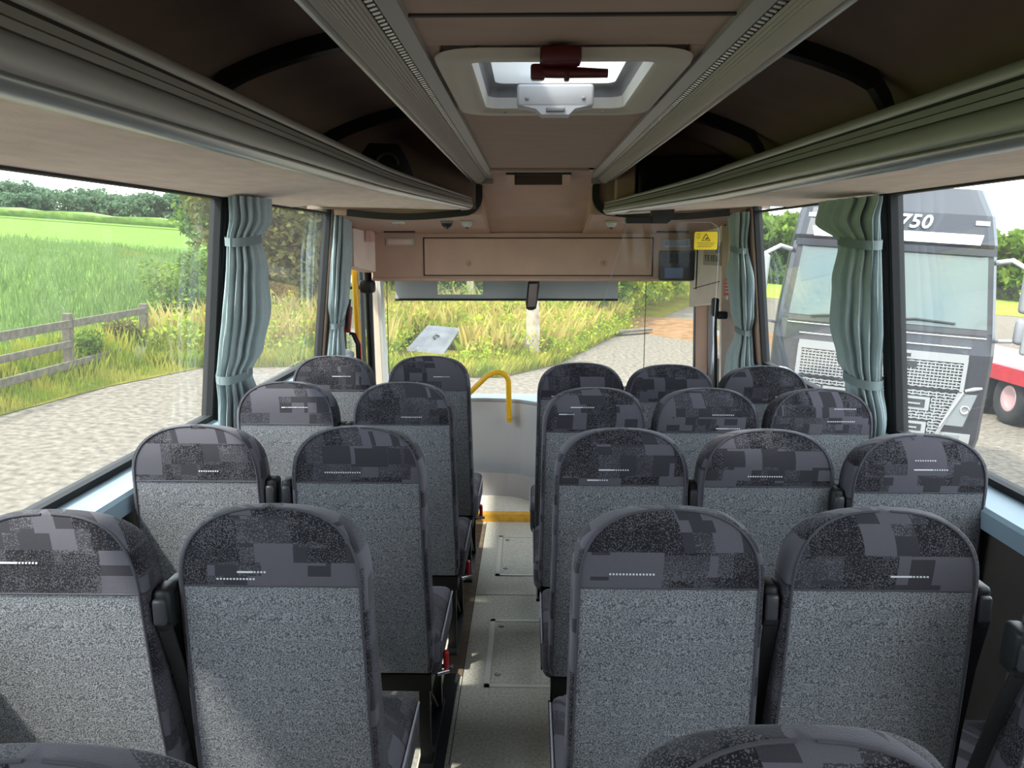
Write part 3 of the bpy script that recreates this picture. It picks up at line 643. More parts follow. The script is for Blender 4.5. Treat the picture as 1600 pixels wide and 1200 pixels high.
# right A pillar and driver's window bars
ap = empty('trim_6', (1.12, 5.32, .3)); tag(ap, 'brown and grey right front pillar beside the windscreen', 'pillar', kind='structure')
MB().prism([(.0, 0, .0), (.07, -.03, 0), (.04, -.01, 1.05), (-.03, .02, 1.05)], (.05, .10, 0)).build('pillar_cover', BROWN, ap)
MB().prism([(.075, -.05, .0), (.10, -.06, 0), (.07, -.04, 1.05), (.045, -.03, 1.05)], (.03, .06, 0)).build('pillar_rail', GREYD, ap)
MB().box(.16, .20, -.34, .66, -.9, .62).build('driver_door', WALLM, ap)
MB().add([(.19, -.3, .62), (.19, .62, .62), (.12, .62, 1.4), (.12, -.3, 1.4)], [(0, 1, 2, 3)]).build('pane', GLASS, ap)
MB().prism([(.10, -.36, -.3), (.19, -.36, -.3), (.11, -.36, 1.55), (.03, -.36, 1.55)], (0, .045, 0)).build('pillar_post', LINING, ap)
mc = empty('gooseneck_microphone', (1.13, 4.86, .50)); tag(mc, 'black gooseneck microphone on the right front pillar', 'microphone')
MB().tube([(0, .05, 0), (.01, .03, .3), (0, .02, .55), (-.012, .01, .70), (-.015, 0, .78)], [.011, .011, .010, .009, .009], 8).build('neck', BLACK, mc)
MB().rbox(-.04, .0, -.025, .03, .76, .87, .012).build('head', BLACK, mc)
MB().rbox(-.01, .055, -.02, .02, .745, .79, .01).build('clamp', BLACK, mc)
# left door side
al = empty('trim_7', (-1.06, 5.62, .2)); tag(al, 'pinkish left front pillar beside the windscreen', 'pillar', kind='structure')
MB().prism([(-.05, 0, -.3), (.04, 0, -.3), (.0, -.02, 1.30), (-.09, -.02, 1.30)], (0, .14, 0)).build('pillar_cover', LINING, al)
MB().prism([(.042, .0, -.3), (.062, .0, -.3), (.022, -.02, 1.30), (.002, -.02, 1.30)], (0, .12, 0)).build('white_edge', WHITEP, al)
lc = empty('trim_8', (-1.10, 5.2, 1.50)); tag(lc, 'beige cover above the front left door', 'door cover', kind='structure')
MB().prism([(.0, -.12, .05), (.11, .14, .0), (.11, .14, .42), (.0, -.12, .42)], (-.12, .05, 0)).build('cover', LINING, lc)
MB().tube([(-.01, -.14, .36), (-.004, -.155, .31), (.006, -.155, .29), (.018, -.145, .30), (.022, -.14, .33)], .007, 8).build('coat_hook', BLACK, lc)
MB().rbox(.055, .10, -.02, .05, .20, .27, .004, 1).build('notice', mat('notice_pink', (222, 176, 168), .5), lc)
dr = empty('door_1', (-1.24, 5.62, -.3)); tag(dr, 'glazed passenger door at the front left', 'door', kind='structure')
d_ = MB()
for y0, y1, z0, z1 in ((-.36, -.30, 0, 2.0), (.28, .34, 0, 2.0), (-.30, .28, 0, .10), (-.30, .28, 1.9, 2.0)): d_.box(-.02, .02, y0, y1, z0, z1)
d_.build('door_frame', RUBBER, dr); MB().box(-.003, .003, -.30, .28, .10, 1.9).build('door_glass', SCREEN, dr)
pb = empty('door_post', (-1.085, 5.42, -.36)); tag(pb, 'black door post under a brown box at the front left door', 'post')
MB().tube([(0, 0, 0), (.01, 0, 1.0), (0, 0, 1.92)], .026, 14).build('post', BLKMETAL, pb)
MB().rbox(-.08, .055, -.05, .06, 1.90, 2.04, .008).build('mechanism_box', BROWN, pb)
MB().rbox(-.05, .045, -.05, .05, 1.72, 1.81, .02).build('pivot', BLACK, pb)
MB().tube([(-.12, .0, 1.76), (-.03, 0, 1.76)], .014, 8).build('arm', BLACK, pb)
yp = empty('yellow_pole', (-1.16, 5.36, -.36)); tag(yp, 'upright yellow grab pole by the front left door', 'handrail')
MB().tube([(.03, 0, 0), (.015, 0, 1.0), (0, 0, 2.0)], .021, 12).build('pole', YELLOW, yp)
MB().lathe([(.04, 0), (.04, .012), (.022, .02)], (.03, 0, 0), n=16).build('foot', YELLOW, yp)
fx = empty('red_hammer', (-1.185, 5.20, 1.12)); fx.rotation_euler = (0, .12, 0); tag(fx, 'red emergency hammer on the wall behind the yellow pole', 'hammer')
MB().rbox(-.018, .018, -.02, .02, .0, .17, .008).build('holder', RED, fx)
MB().tube([(.0, -.02, .02), (0, -.025, .22)], .012, 8).build('handle', BLACK, fx)
fh = empty('door_pull', (-1.155, 5.22, .90)); tag(fh, 'black pull handle with a red edge low on the front left door side', 'handle')
MB().tube([(-.02, 0, 0), (.03, 0, .0), (.03, 0, .14), (.0, 0, .21), (-.02, 0, .21)], .013, 8).build('loop', BLACK, fh)
MB().tube([(.047, 0, .0), (.047, 0, .14), (.016, 0, .216)], .006, 6).build('red_edge', RED, fh)

# acrylic driver screen with bracket and sticker
ac = empty('acrylic_screen', (.69, 4.30, 1.80)); tag(ac, 'clear acrylic driver screen hanging on a black bracket', 'screen')
outl = [(-.175, 0), (-.185, -.008), (-.30, -.42), (-.33, -.60), (-.33, -.80), (.285, -.80), (.30, -.06), (.285, -.02), (.25, 0)]
MB().add([(x, 0, z) for x, z in outl], [tuple(range(len(outl)))]).build('acrylic_sheet', ACRYL, ac)
MB().tube([(x, 0, z) for x, z in outl[:4][::-1]] , .0013, 6).build('sheet_edge', GREYP, ac)  # thin grey tubes draw the lit edges of the clear sheet
MB().tube([(x, 0, z) for x, z in outl[5:]] + [(.04, 0, 0)], .0013, 6).build('sheet_edge', GREYP, ac)
bk = MB().rbox(-.19, .02, -.03, .03, -.005, .028, .004, 1).build('bracket_arm', BLACK, ac)
MB().prism([(-.06, -.035, .07), (.055, -.035, .07), (.05, -.035, .02), (.02, -.035, -.006), (-.06, -.035, -.006)], (0, .07, 0)).build('bracket_block', BLACK, ac)
sk = empty('yellow_sticker', (.918, 4.296, 1.706)); tag(sk, 'yellow warning sticker with a black triangle on the acrylic screen', 'sticker')
MB().loft([ring(-.060, .060, -.046, .046, .008, 0), ring(-.060, .060, -.046, .046, .008, .002)], True, True).build('sticker_sheet', mat('sticker_yellow', (240, 208, 20), .5), sk, mtx=Matrix.Rotation(math.pi / 2, 4, 'X'))
ink = mat('sticker_ink', (70, 50, 10), .6)
tri = MB()
for a, b in (((-.021, 0.0), (0, .036)), ((0, .036), (.021, 0.0)), ((.021, 0.0), (-.021, 0.0))): tri.tube([(a[0], -.003, a[1]), (b[0], -.003, b[1])], .0014, 5)
tri.prism([(-.009, -.0035, .008), (.009, -.0035, .006), (.008, -.0035, .018)], (0, .001, 0)); tri.build('triangle', ink, sk)
ln = MB()
for z, x0, x1 in ((-.012, -.045, .045), (-.022, -.04, .04), (-.031, -.045, .03), (.034, -.05, -.028), (.024, -.05, -.03), (.014, -.05, -.032)): ln.box(x0, x1, -.0032, -.002, z - .001, z + .0012)
ln.build('print_line', ink, sk)

# exterior mirrors of the coach
for x, lab in ((1.40, 'white wing mirror outside the right front corner'), (-1.30, 'white wing mirror outside the left front corner')):
    m = empty('wing_mirror', (x, 6.12, 1.0)); tag(m, lab, 'wing mirror', 'wing mirrors of the coach')
    MB().loft([[(w * .11 * math.copysign(abs(math.cos(a)) ** .6, math.cos(a)), .05 * math.sin(a), z) for a in [2 * math.pi * i / 20 for i in range(20)]] for z, w in ((0, .7), (.02, 1), (.25, 1), (.42, .95), (.45, .6))], True, True).build('housing', WHITEP, m)
    MB().rbox(-.085, .085, -.056, -.05, .05, .40, .002, 1).build('mirror_glass', MATS['mirror_glass'], m)
    MB().tube([(0, 0, .44), (-.05 * (1 if x > 0 else -1), -.02, .75), (-.15 * (1 if x > 0 else -1), -.1, .8)], .018, 8).build('arm', WHITEP, m)

# ------------------------------------------------------------------ curtains
def curtain(name, label, sd, y, rows, folds, seed, ties):
    """rows: (z, half width along the bus, half depth, shift along the bus)"""
    rnd = random.Random(seed); x0 = (XL if sd < 0 else XR)
    r = empty(name, (x0 - sd * .06, y, rows[-1][0])); tag(r, label, 'curtain', 'tied window curtains')
    zb = rows[-1][0]
    N = folds * 10; ph = [rnd.uniform(-.5, .5) for _ in range(folds)]; am = [rnd.uniform(.6, 1.25) for _ in range(folds)]
    # densify
    dense = []
    for a, b in zip(rows[:-1], rows[1:]):
        for k in range(8):
            t = k / 8; t2 = t * t * (3 - 2 * t); dense.append([a[0] + (b[0] - a[0]) * t] + [a[i] + (b[i] - a[i]) * t2 for i in (1, 2, 3)])
    dense.append(list(rows[-1]))
    R = []
    for z, hw, hd, sh in dense:
        row = []; xw = wx(sd, max(z, 1.0)) - sd * (.035 + hd)
        for i in range(N):
            t = 2 * math.pi * i / N; k = int(t / (2 * math.pi) * folds) % folds
            f = 1 + .24 * am[k] * math.sin(folds * t + ph[k] * .8 + 3 * (z - 1)) + .06 * math.sin((folds + 3) * t - 4 * z)
            row.append((xw + hd * math.sin(t) * f - r.location.x, hw * math.cos(t) * f + sh, z - zb))
        R.append(row)
    MB().loft(R, True, True).build('curtain_cloth', CURT, r)
    for tz in ties:
        near = min(dense, key=lambda q: abs(q[0] - tz)); hw, hd, sh = near[1], near[2], near[3]; xw = wx(sd, max(tz, 1.0)) - sd * (.035 + hd)
        ringp = [[(xw + (hd * 1.22 + .004) * math.sin(t) - r.location.x, (hw * 1.2 + .004) * math.cos(t) + sh, tz - zb + dz + .012 * math.cos(t)) for t in [2 * math.pi * i / 28 for i in range(28)]] for dz in (-.016, .016)]
        ring2 = [[(p[0] * 1.0, p[1], p[2]) for p in q] for q in ringp]
        MB().loft(ring2, True, False).build('tie_band', mat('tie_cloth', (118, 130, 131), .9), r)
curtain('window_curtain', 'large pale blue grey curtain tied twice beside the left rear window', -1, 3.10, [(1.865, .135, .05, .03), (1.78, .115, .055, .02), (1.71, .095, .045, -.01), (1.60, .115, .055, .0), (1.42, .15, .06, .02), (1.28, .135, .055, .0), (1.20, .095, .045, -.04), (1.08, .12, .05, .01), (.93, .135, .055, .03)], 15, 3, (1.71, 1.20))
curtain('window_curtain', 'slim curtain tied once at the left front pillar by the yellow pole', -1, 4.76, [(1.90, .13, .03, 0), (1.6, .15, .04, 0), (1.35, .14, .04, .02), (1.22, .08, .03, .04), (1.0, .12, .04, .04), (.93, .12, .04, .04)], 11, 5, (1.22,))
curtain('window_curtain', 'large curtain with a bulging top fold in front of the dark lorry', 1, 2.93, [(1.85, .21, .05, .06), (1.77, .20, .06, .07), (1.70, .11, .045, .0), (1.55, .135, .055, .02), (1.40, .15, .06, .03), (1.26, .12, .05, .03), (1.21, .09, .045, .01), (1.08, .10, .045, -.02), (.88, .085, .045, .03)], 15, 11, (1.70, 1.21))
curtain('window_curtain', 'slim curtain tied twice at the right front pillar by the microphone', 1, 4.62, [(1.86, .14, .035, 0), (1.68, .10, .03, .05), (1.5, .16, .045, .02), (1.30, .14, .04, .04), (1.20, .09, .03, .06), (1.0, .16, .05, .1), (.88, .18, .05, .12)], 11, 17, (1.66, 1.20))

# ------------------------------------------------------------------ seats
def seat_proto(belt, lever_kind):
    lever = {0: 0, 1: 1, -2: -1}[lever_kind]
    r = empty('coach_seat')
    # rows of rounded-rectangle cross sections
    H = 1.11; zs = [.335, .345, .37, .45, .55, .65, .75, .85, .90, .935, .955]
    for k in range(1, 13):
        a = math.pi / 2 * k / 12.35; zs.append(.955 + (H - .955) * math.sin(a))
    NB = 10
    def section(z):
        if z <= .93: w = .199 - .011 * (z - .33) / .6
        else:
            q = (z - .93) / (H - .93); w = .188 * max(0.0, 1 - q ** 3.2) ** (1 / 2.7)
        t = .105 - .02 * (z - .33) / .6
        if z > 1.0: t *= max(.28, (1 - ((z - 1.0) / .13) ** 2.6))
        if z < .36: t *= .8 + .2 * (z - .335) / .025; w -= .008 * (.36 - z) / .025
        yb = (H - z) * .105 + .010 * math.sin((z - .335) / .7 * math.pi) * -1
        if z > 1.0: yb += .030 * ((z - 1.0) / .11) ** 2.2
        rc = min(.012, w * .5, t * .48)
        p = []
        for i in range(NB + 1): p.append((-w + rc + (2 * w - 2 * rc) * i / NB, yb, z))
        for k in range(1, 5): a = math.radians(-90 + 90 * k / 4); p.append((w - rc + rc * math.cos(a), yb + rc + rc * math.sin(a), z))
        for k in range(1, 5): a = math.radians(90 * k / 4); p.append((w - rc + rc * math.cos(a), yb + t - rc + rc * math.sin(a), z))
        for i in range(1, NB + 1): u = i / NB; p.append((w - rc - (2 * w - 2 * rc) * u, yb + t + .018 * math.sin(u * math.pi) * min(1, (H - z) / .1), z))
        for k in range(1, 5): a = math.radians(90 + 90 * k / 4); p.append((-w + rc + rc * math.cos(a), yb + t - rc + rc * math.sin(a), z))
        for k in range(1, 4): a = math.radians(180 + 90 * k / 4); p.append((-w + rc + rc * math.cos(a), yb + rc + rc * math.sin(a), z))
        return p
    rows = [section(z) for z in zs]; m = len(rows[0])
    shell = MB(); back = MB(); head = MB()
    for i in range(len(rows) - 1):
        for k in range(m):
            q = [rows[i][k], rows[i][(k + 1) % m], rows[i + 1][(k + 1) % m], rows[i + 1][k]]
            tgt = shell if k >= NB else (back if zs[i + 1] <= .956 else head)
            tgt.add(q, [(0, 1, 2, 3)], True)
    shell.add(rows[0], [tuple(range(m))[::-1]]); head.add(rows[-1], [tuple(range(m))], True)
    def weld(mb):
        bm = bmesh.new(); vv = {}
        for f, s in zip(mb.f, mb.sm):
            try:
                fc = bm.faces.new([vv.setdefault(tuple(round(c, 5) for c in mb.v[i]), None) or vv.__setitem__(tuple(round(c, 5) for c in mb.v[i]), bm.verts.new(mb.v[i])) or vv[tuple(round(c, 5) for c in mb.v[i])] for i in f]); fc.smooth = s
            except ValueError: pass
        bm.verts.index_update(); o = MB(); o.v = [v.co[:] for v in bm.verts]; o.f = [tuple(v.index for v in f.verts) for f in bm.faces]; o.sm = [f.smooth for f in bm.faces]; bm.free(); return o
    weld(shell).build('backrest', PATCH, r, fix=False)
    bp = weld(back).build('back_panel', GREY, r, fix=False)
    hp = weld(head).build('head_panel', PATCH, r, fix=False)
    # seam piping round the back face
    pl = [(rows[i][0][0], rows[i][0][1] - .001, rows[i][0][2]) for i in range(1, len(rows))]; pr_ = [(rows[i][NB][0], rows[i][NB][1] - .001, rows[i][NB][2]) for i in range(1, len(rows))]
    MB().tube(pl, .0026, 6).tube(pr_, .0026, 6).build('piping', PIPING, r)
    MB().tube([(x, y - .0005, z) for x, y, z in rows[10][:NB + 1]], .002, 5).build('piping', PIPING, r)
    # seat cushion
    bm = bmesh.new(); bmesh.ops.create_cube(bm, size=1)
    for v in bm.verts: v.co = Vector((v.co.x * .385 + lever * .024, .315 + v.co.y * .42, .365 + v.co.z * .13))
    bmesh.ops.bevel(bm, geom=bm.edges[:], offset=.042, segments=4, profile=.6, affect='EDGES'); bm.verts.index_update()
    c = MB(); c.add([v.co[:] for v in bm.verts], [[v.index for v in f.verts] for f in bm.faces], True); bm.free(); c.build('seat_cushion', PATCH, r)
    MB().tube([((lever or 1) * .193 + lever * .024, y, .415) for y in (.13, .3, .49)], .003, 5).build('cushion_piping', mat('pale_piping', (150, 148, 160), .9), r)
    fr = MB().box(-.19, .19, .09, .125, .27, .325).box(-.19, .19, .44, .47, .25, .29).box(-.19, -.16, .10, .46, .27, .30).box(.16, .19, .10, .46, .27, .30).build('seat_frame', BLKMETAL, r)
    for sx in (-.165, .165):
        for yy in (.105, .42): MB().box(sx - .016, sx + .016, yy, yy + .035, .012, .28).build('leg', BLKMETAL, r)
        MB().box(sx - .022, sx + .022, .07, .48, 0, .014).build('foot_rail', BLKMETAL, r)
        MB().tube([(sx, .14, .26), (sx, .40, .03)], .009, 6).build('brace', BLKMETAL, r)
    # belt guide and webbing on one shoulder
    s = belt; w = .189
    gd = MB().rbox(min(s * w, s * (w + .034)), max(s * w, s * (w + .034)), .03, .085, .865, .955, .010).build('belt_guide', BLACK, r)
    MB().rbox(min(s * (w + .004), s * (w + .03)), max(s * (w + .004), s * (w + .03)), .018, .034, .885, .94, .006).build('guide_slot', mat('guide_grey', (60, 60, 64), .35), gd)
    st_ = MB(); a = [(s * (w + .020), .032, .885), (s * (w + .024), .07, .76), (s * (w + .030), .105, .60), (s * (w + .034), .13, .44), (s * (w + .030), .14, .34)]
    rows_ = [[(x - .014, y - .003, z), (x + .014, y - .003, z), (x + .014, y + .003, z), (x - .014, y + .003, z)] for x, y, z in a]
    st_.loft(rows_, True, True, False); st_.build('belt_webbing', WEB, r)
    MB().rbox(s * (w + .018) - .016, s * (w + .018) + .016, .10, .16, .28, .36, .006, 1).build('belt_anchor', BLACK, r)
    if lever_kind == 1:
        lv = MB().rbox(lever * .226 - .008, lever * .226 + .008, .16, .185, .30, .36, .005, 1).build('buckle_release', mat('buckle_red', (190, 26, 44), .4), r)
        MB().tube([(lever * .20, .14, .30), (lever * .235, .16, .30)], .008, 8).tube([(lever * .20, .24, .27), (lever * .24, .24, .27)], .007, 8).build('recline_lever', CHROME, r)
    return r, rows, zs, NB
protos = {}
for key, (b, lv) in {'A': (1, 0), 'B': (-1, 1), 'C': (1, -2), 'E': (-1, 0)}.items(): protos[key] = seat_proto(b, lv)
protos['D'] = (protos['C'][0],) + protos['C'][1:]
seat_rows = protos['A'][1]; seat_zs = protos['A'][2]
def back_y(z):
    for i in range(len(seat_zs) - 1):
        if seat_zs[i] <= z <= seat_zs[i + 1]:
            t = (z - seat_zs[i]) / (seat_zs[i + 1] - seat_zs[i]); return seat_rows[i][5][1] * (1 - t) + seat_rows[i + 1][5][1] * t
    return 0
def stitches(seat, rnd):
    m = MB()
    for _ in range(rnd.choice((1, 2, 2))):
        z = rnd.choice((.97, .985, 1.0, 1.02, 1.045)); x0 = rnd.uniform(-.13, .06); L = rnd.uniform(.05, .10); hw = .0016
        y = back_y(z) - .0018
        if abs(x0) > .14 or x0 + L > .14: x0 = .14 - L
        if rnd.random() < .6:
            m.box(x0, x0 + L * .55, y, y + .003, z - hw, z + hw); x = x0 + L * .58
        else: x = x0
        while x < x0 + L:
            m.box(x, x + .0035, y, y + .003, z - hw, z + hw); x += .0065
    m.build('stitch_line', STITCH, seat)
SEATS = {
 'A': [(-.900, 3.60, 1), (-.905, 2.90, 2), (-.945, 2.175, 3), (-.925, 1.455, 4)],
 'B': [(-.460, 3.60, 1), (-.470, 2.90, 2), (-.485, 2.17, 3), (-.508, 1.475, 4), (-.495, .685, 5)],
 'C': [(.222, 3.40, 1), (.235, 2.80, 2), (.258, 2.16, 3), (.275, 1.48, 4), (.290, .735, 5)],
 'D': [(.600, 3.36, 1), (.632, 2.80, 2), (.660, 2.155, 3), (.690, 1.48, 4)],
 'E': [(.985, 3.33, 1), (1.030, 2.79, 2), (1.055, 2.11, 3), (1.075, 1.36, 4)],
}
ROWN = {1: 'front row by the windscreen', 2: 'second row from the windscreen', 3: 'third row from the windscreen', 4: 'fourth row from the windscreen', 5: 'nearest row, only its rounded top showing'}
POSN = {'A': 'at the left windows', 'B': 'left of the aisle', 'C': 'right of the aisle', 'D': 'in the middle of the right block', 'E': 'at the right windows'}
used = set(); rnd = random.Random(21)
for key, lst in SEATS.items():
    for (x, y, row) in lst:
        pr0 = protos[key][0]
        if id(pr0) in used: s = copy_tree(pr0)
        else: used.add(id(pr0)); s = pr0; 
        zdrop = {1: -.028, 2: -.014, 3: 0, 4: 0, 5: .004}[row]
        s.location = (x, y, .076 + zdrop if zdrop > 0 else .076); s.scale = (1, 1, 1)
        s['zd'] = zdrop
        if key == 'E' and row == 4: s.rotation_euler = (math.radians(5), 0, math.radians(-3))
        elif key == 'A' and row == 4: s.rotation_euler = (math.radians(1.5), 0, 0)
        del s['zd']
        tag(s, 'grey moquette seat %s, %s' % (POSN[key], ROWN[row]), 'seat', 'coach seats with patterned head panels')
allseats = [o for o in COL.objects if o.name.startswith('coach_seat')]
for s in allseats: stitches(s, rnd)
# ------------------------------------------------------------------ outside: the coach leans, so the yard is built in a frame tilted by four degrees
TILT = Matrix.Translation((0, 0, -1.15)) @ Matrix.Rotation(math.radians(4.0), 4, 'Y')
def outm(name, mb, m, label, cat, kind=None, group=None, fix=False):
    o = mb.build(name, m, fix=fix); o.matrix_world = TILT; tag(o, label, cat, group, kind); return o
def oroot(name, x, y, z=0.0, rz=0.0, s=1.0):
    o = empty(name); o.matrix_world = TILT @ Matrix.Translation((x, y, z)) @ Matrix.Rotation(rz, 4, 'Z') @ Matrix.Scale(s, 4); return o
GRAVEL = mat('gravel', (86, 80, 73), .95, vscale=9, rgb2=(120, 112, 101), bump=.8, bscale=12, spec=0, detail=12)
FIELD = mat('crop_ground', (80, 104, 48), .95, vscale=1.2, rgb2=(104, 126, 64), bump=.5, bscale=6, spec=0)
GRASSG = mat('verge_ground', (86, 90, 34), .95, vscale=1.6, rgb2=(116, 106, 48), bump=.5, bscale=12, spec=0)
DIRT = mat('dirt', (104, 78, 54), .95, vscale=3, rgb2=(130, 102, 76), bump=.5, bscale=20, spec=0)
def leaf_mat(name, a, b, scale):
    m = mat(name, a, .8, vscale=scale, rgb2=b, spec=.2)
    n = m.node_tree.nodes; l = m.node_tree.links; p = n['Principled BSDF']; t = n.new('ShaderNodeBsdfTranslucent')
    src = p.inputs['Base Color'].links[0].from_socket; l.new(src, t.inputs['Color'])
    mx = n.new('ShaderNodeMixShader'); mx.inputs[0].default_value = .35; o = [k for k in n if k.type == 'OUTPUT_MATERIAL'][0]
    l.new(p.outputs[0], mx.inputs[1]); l.new(t.outputs[0], mx.inputs[2]); l.new(mx.outputs[0], o.inputs['Surface']); return m
CROP = leaf_mat('crop_blade', (84, 110, 52), (120, 140, 80), 2.0)
GRASS = leaf_mat('grass_blade', (108, 132, 30), (168, 158, 64), 1.3)
STRAW = leaf_mat('straw_blade', (146, 128, 58), (184, 166, 96), 1.1)
LEAFG = leaf_mat('leaf_green', (66, 96, 30), (118, 138, 50), 1.6)
LEAFY = leaf_mat('leaf_yellow_green', (106, 134, 32), (168, 172, 58), 1.4)
LEAFO = leaf_mat('leaf_olive', (76, 78, 40), (120, 112, 60), 1.6)
LEAFD = leaf_mat('leaf_far', (72, 98, 74), (104, 128, 96), .35)  # distance haze is mixed into these leaf colours
BARK = mat('bark', (112, 92, 74), .95, vscale=6, rgb2=(146, 124, 102), bump=.6, bscale=20)
PALEBARK = mat('pale_bark', (168, 158, 140), .9, vscale=5, rgb2=(138, 122, 100), bump=.4, bscale=18)
WEATHER = mat('weathered_wood', (70, 64, 52), .9, vscale=9, rgb2=(98, 90, 76), bump=.4, bscale=30, stretch=(1, 1, 1))

g = MB(); g.add([(-300, -150, 0), (300, -150, 0), (300, 400, 0), (-300, 400, 0)], [(0, 1, 2, 3)])
outm('ground', g, GRAVEL, 'pale gravel yard around the coach', 'gravel', 'structure')
front_edge = [(-6.9, -60), (-7.1, 5), (-7.25, 10.6), (-6.97, 13), (-6.35, 15.3), (-4.6, 16.3), (-3, 16.3), (-1.67, 16.25), (-.6, 16.7), (.66, 19.1), (2.5, 25.4), (5.2, 33.5), (8.9, 44.7), (20, 78)]
vg = MB(); P_ = front_edge + [(20, 120), (-8.4, 120), (-8.4, -60)]
for a, b in zip(front_edge[:-1], front_edge[1:]):
    vg.add([(-8.4, a[1], .05), (a[0], a[1], .012), (b[0], b[1], .012), (-8.4, b[1], .05)], [(0, 1, 2, 3)])
outm('ground_verge', vg, GRASSG, 'rough grass verge along the gravel yard', 'verge', 'structure')
fd = MB()
for i in range(24):
    for j in range(30):
        def q(a, b): x = -8.3 - (a / 24) ** 2 * 500; y = -120 + b / 30 * 720; return (x, y, .06 )
        fd.add([q(i, j), q(i + 1, j), q(i + 1, j + 1), q(i, j + 1)], [(0, 1, 2, 3)], True)
outm('ground_field', fd, FIELD, 'green cereal field beyond the wooden fence', 'field', 'structure')
fr_ = MB(); fr_.add([(17, 60, .02), (160, 50, .02), (220, 260, 1.5), (30, 260, 1.5)], [(0, 1, 2, 3)])
outm('ground_meadow', fr_, mat('meadow_ground', (104, 124, 46), .95, vscale=.6, rgb2=(130, 144, 62), bump=.4, bscale=4, spec=0), 'light green meadow behind the dark lorry', 'meadow', 'structure')

def blades(n, xy, hfun, wid, lean=.35):
    v = np.zeros((n, 4, 3)); a = RNG.uniform(0, 2 * np.pi, n); h = hfun(xy, n); w = wid * RNG.uniform(.6, 1.4, n)
    dx, dy = np.cos(a) * w, np.sin(a) * w; la = RNG.uniform(0, 2 * np.pi, n); lm = RNG.uniform(0, lean, n) * h
    base = np.stack([xy[:, 0], xy[:, 1], np.full(n, .01)], 1)
    v[:, 0] = base + np.stack([-dx, -dy, 0 * dx], 1); v[:, 1] = base + np.stack([dx, dy, 0 * dx], 1)
    mid = base + np.stack([np.cos(la) * lm * .4, np.sin(la) * lm * .4, h * .65], 1)
    v[:, 2] = mid + np.stack([dx, dy, 0 * dx], 1) * .7; v[:, 3] = base + np.stack([np.cos(la) * lm, np.sin(la) * lm, h], 1)
    f = (np.arange(n) * 4)[:, None] + np.array([[0, 1, 2, 3]]); return v.reshape(-1, 3), f
def stuff(name, vf, m, label, cat):
    me = bpy.data.meshes.new(name); me.from_pydata(vf[0].tolist(), [], vf[1].tolist()); me.materials.append(m)
    o = bpy.data.objects.new(name, me); COL.objects.link(o); o.matrix_world = TILT; tag(o, label, cat, kind='stuff'); return o
# cereal crop near the fence
n = 60000; u = RNG.uniform(0, 1, n) ** 1.7; xx = -8.5 - u * 45; yy = RNG.uniform(4, 62, n)
stuff('cereal_crop', blades(n, np.stack([xx, yy], 1), lambda p, k: RNG.uniform(.35, .75, k) * (1 + np.clip(-p[:, 0] - 20, 0, 30) * .01), .013), CROP, 'green cereal crop standing in the field', 'crop')
# verge grass
def edge_x(y): return np.interp(y, [p[1] for p in front_edge[:6]], [p[0] for p in front_edge[:6]])
n = 22000; yy = RNG.uniform(2, 16.2, n); xx = edge_x(yy) - RNG.uniform(0, 1, n) ** .8 * (edge_x(yy) + 8.5)
stuff('verge_grass', blades(n, np.stack([xx, yy], 1), lambda p, k: RNG.uniform(.05, .22, k) * (1 + 2.6 * np.clip((edge_x(p[:, 1]) - p[:, 0] - .35) / 1.0, 0, 1)), .006), GRASS, 'tufted yellow green grass along the fence', 'grass')
# bank in front of the coach
def bank(n, dmin, dmax, x0=-8, x1=3.5):
    X = RNG.uniform(x0, x1, n); yl = np.interp(X, [-8, -6.35, -4.6, -3, -1.67, -.6, .66, 2.5, 5.2], [14.5, 15.3, 16.3, 16.3, 16.25, 16.7, 19.1, 25.4, 33.5])
    d = dmin + (dmax - dmin) * RNG.uniform(0, 1, n) ** 1.3; Y = yl + d; m = (X > -3.15) & (X < -1.55) & (Y > 16.9) & (Y < 20.1); Y = np.where(m, Y + 3.6, Y); return np.stack([X, Y], 1), d
p, d = bank(42000, 0, 5.0); stuff('bank_grass', blades(42000, p, lambda q_, k: RNG.uniform(.10, .34, k) + .13 * d, .007, .6), GRASS, 'long bright grass on the bank before the windscreen', 'grass')
p, d = bank(6500, 1.2, 8.5); stuff('dry_grass', blades(6500, p, lambda q_, k: RNG.uniform(.35, 1.0, k) + .06 * d, .006, .5), STRAW, 'tall dry straw grass on the bank', 'dry grass')
def weed_leaves(n, clumps):
    p, d = bank(clumps, .7, 10); h = RNG.uniform(.25, .8, clumps) + .09 * d; k = RNG.integers(0, clumps, n); t = RNG.uniform(0, 1, n)
    sp = (.10 + .22 * np.sin(t * np.pi)) * RNG.normal(size=n); an = RNG.uniform(0, 2 * np.pi, n)
    c = np.stack([p[k, 0] + np.cos(an) * sp, p[k, 1] + np.sin(an) * sp, .03 + t * h[k]], 1)
    a_ = RNG.normal(size=(n, 3)); a_ /= np.linalg.norm(a_, axis=1)[:, None]; b_ = np.cross(a_, RNG.normal(size=(n, 3))); b_ /= np.linalg.norm(b_, axis=1)[:, None]
    s_ = RNG.uniform(.03, .07, n)[:, None]
    return np.stack([c - a_ * s_, c + b_ * s_ * .5, c + a_ * s_, c - b_ * s_ * .5], 1).reshape(-1, 3), (np.arange(n) * 4)[:, None] + np.array([[0, 1, 2, 3]])
stuff('tall_weeds', weed_leaves(70000, 800), LEAFY, 'tall leafy green weeds among the bank grass', 'weeds')

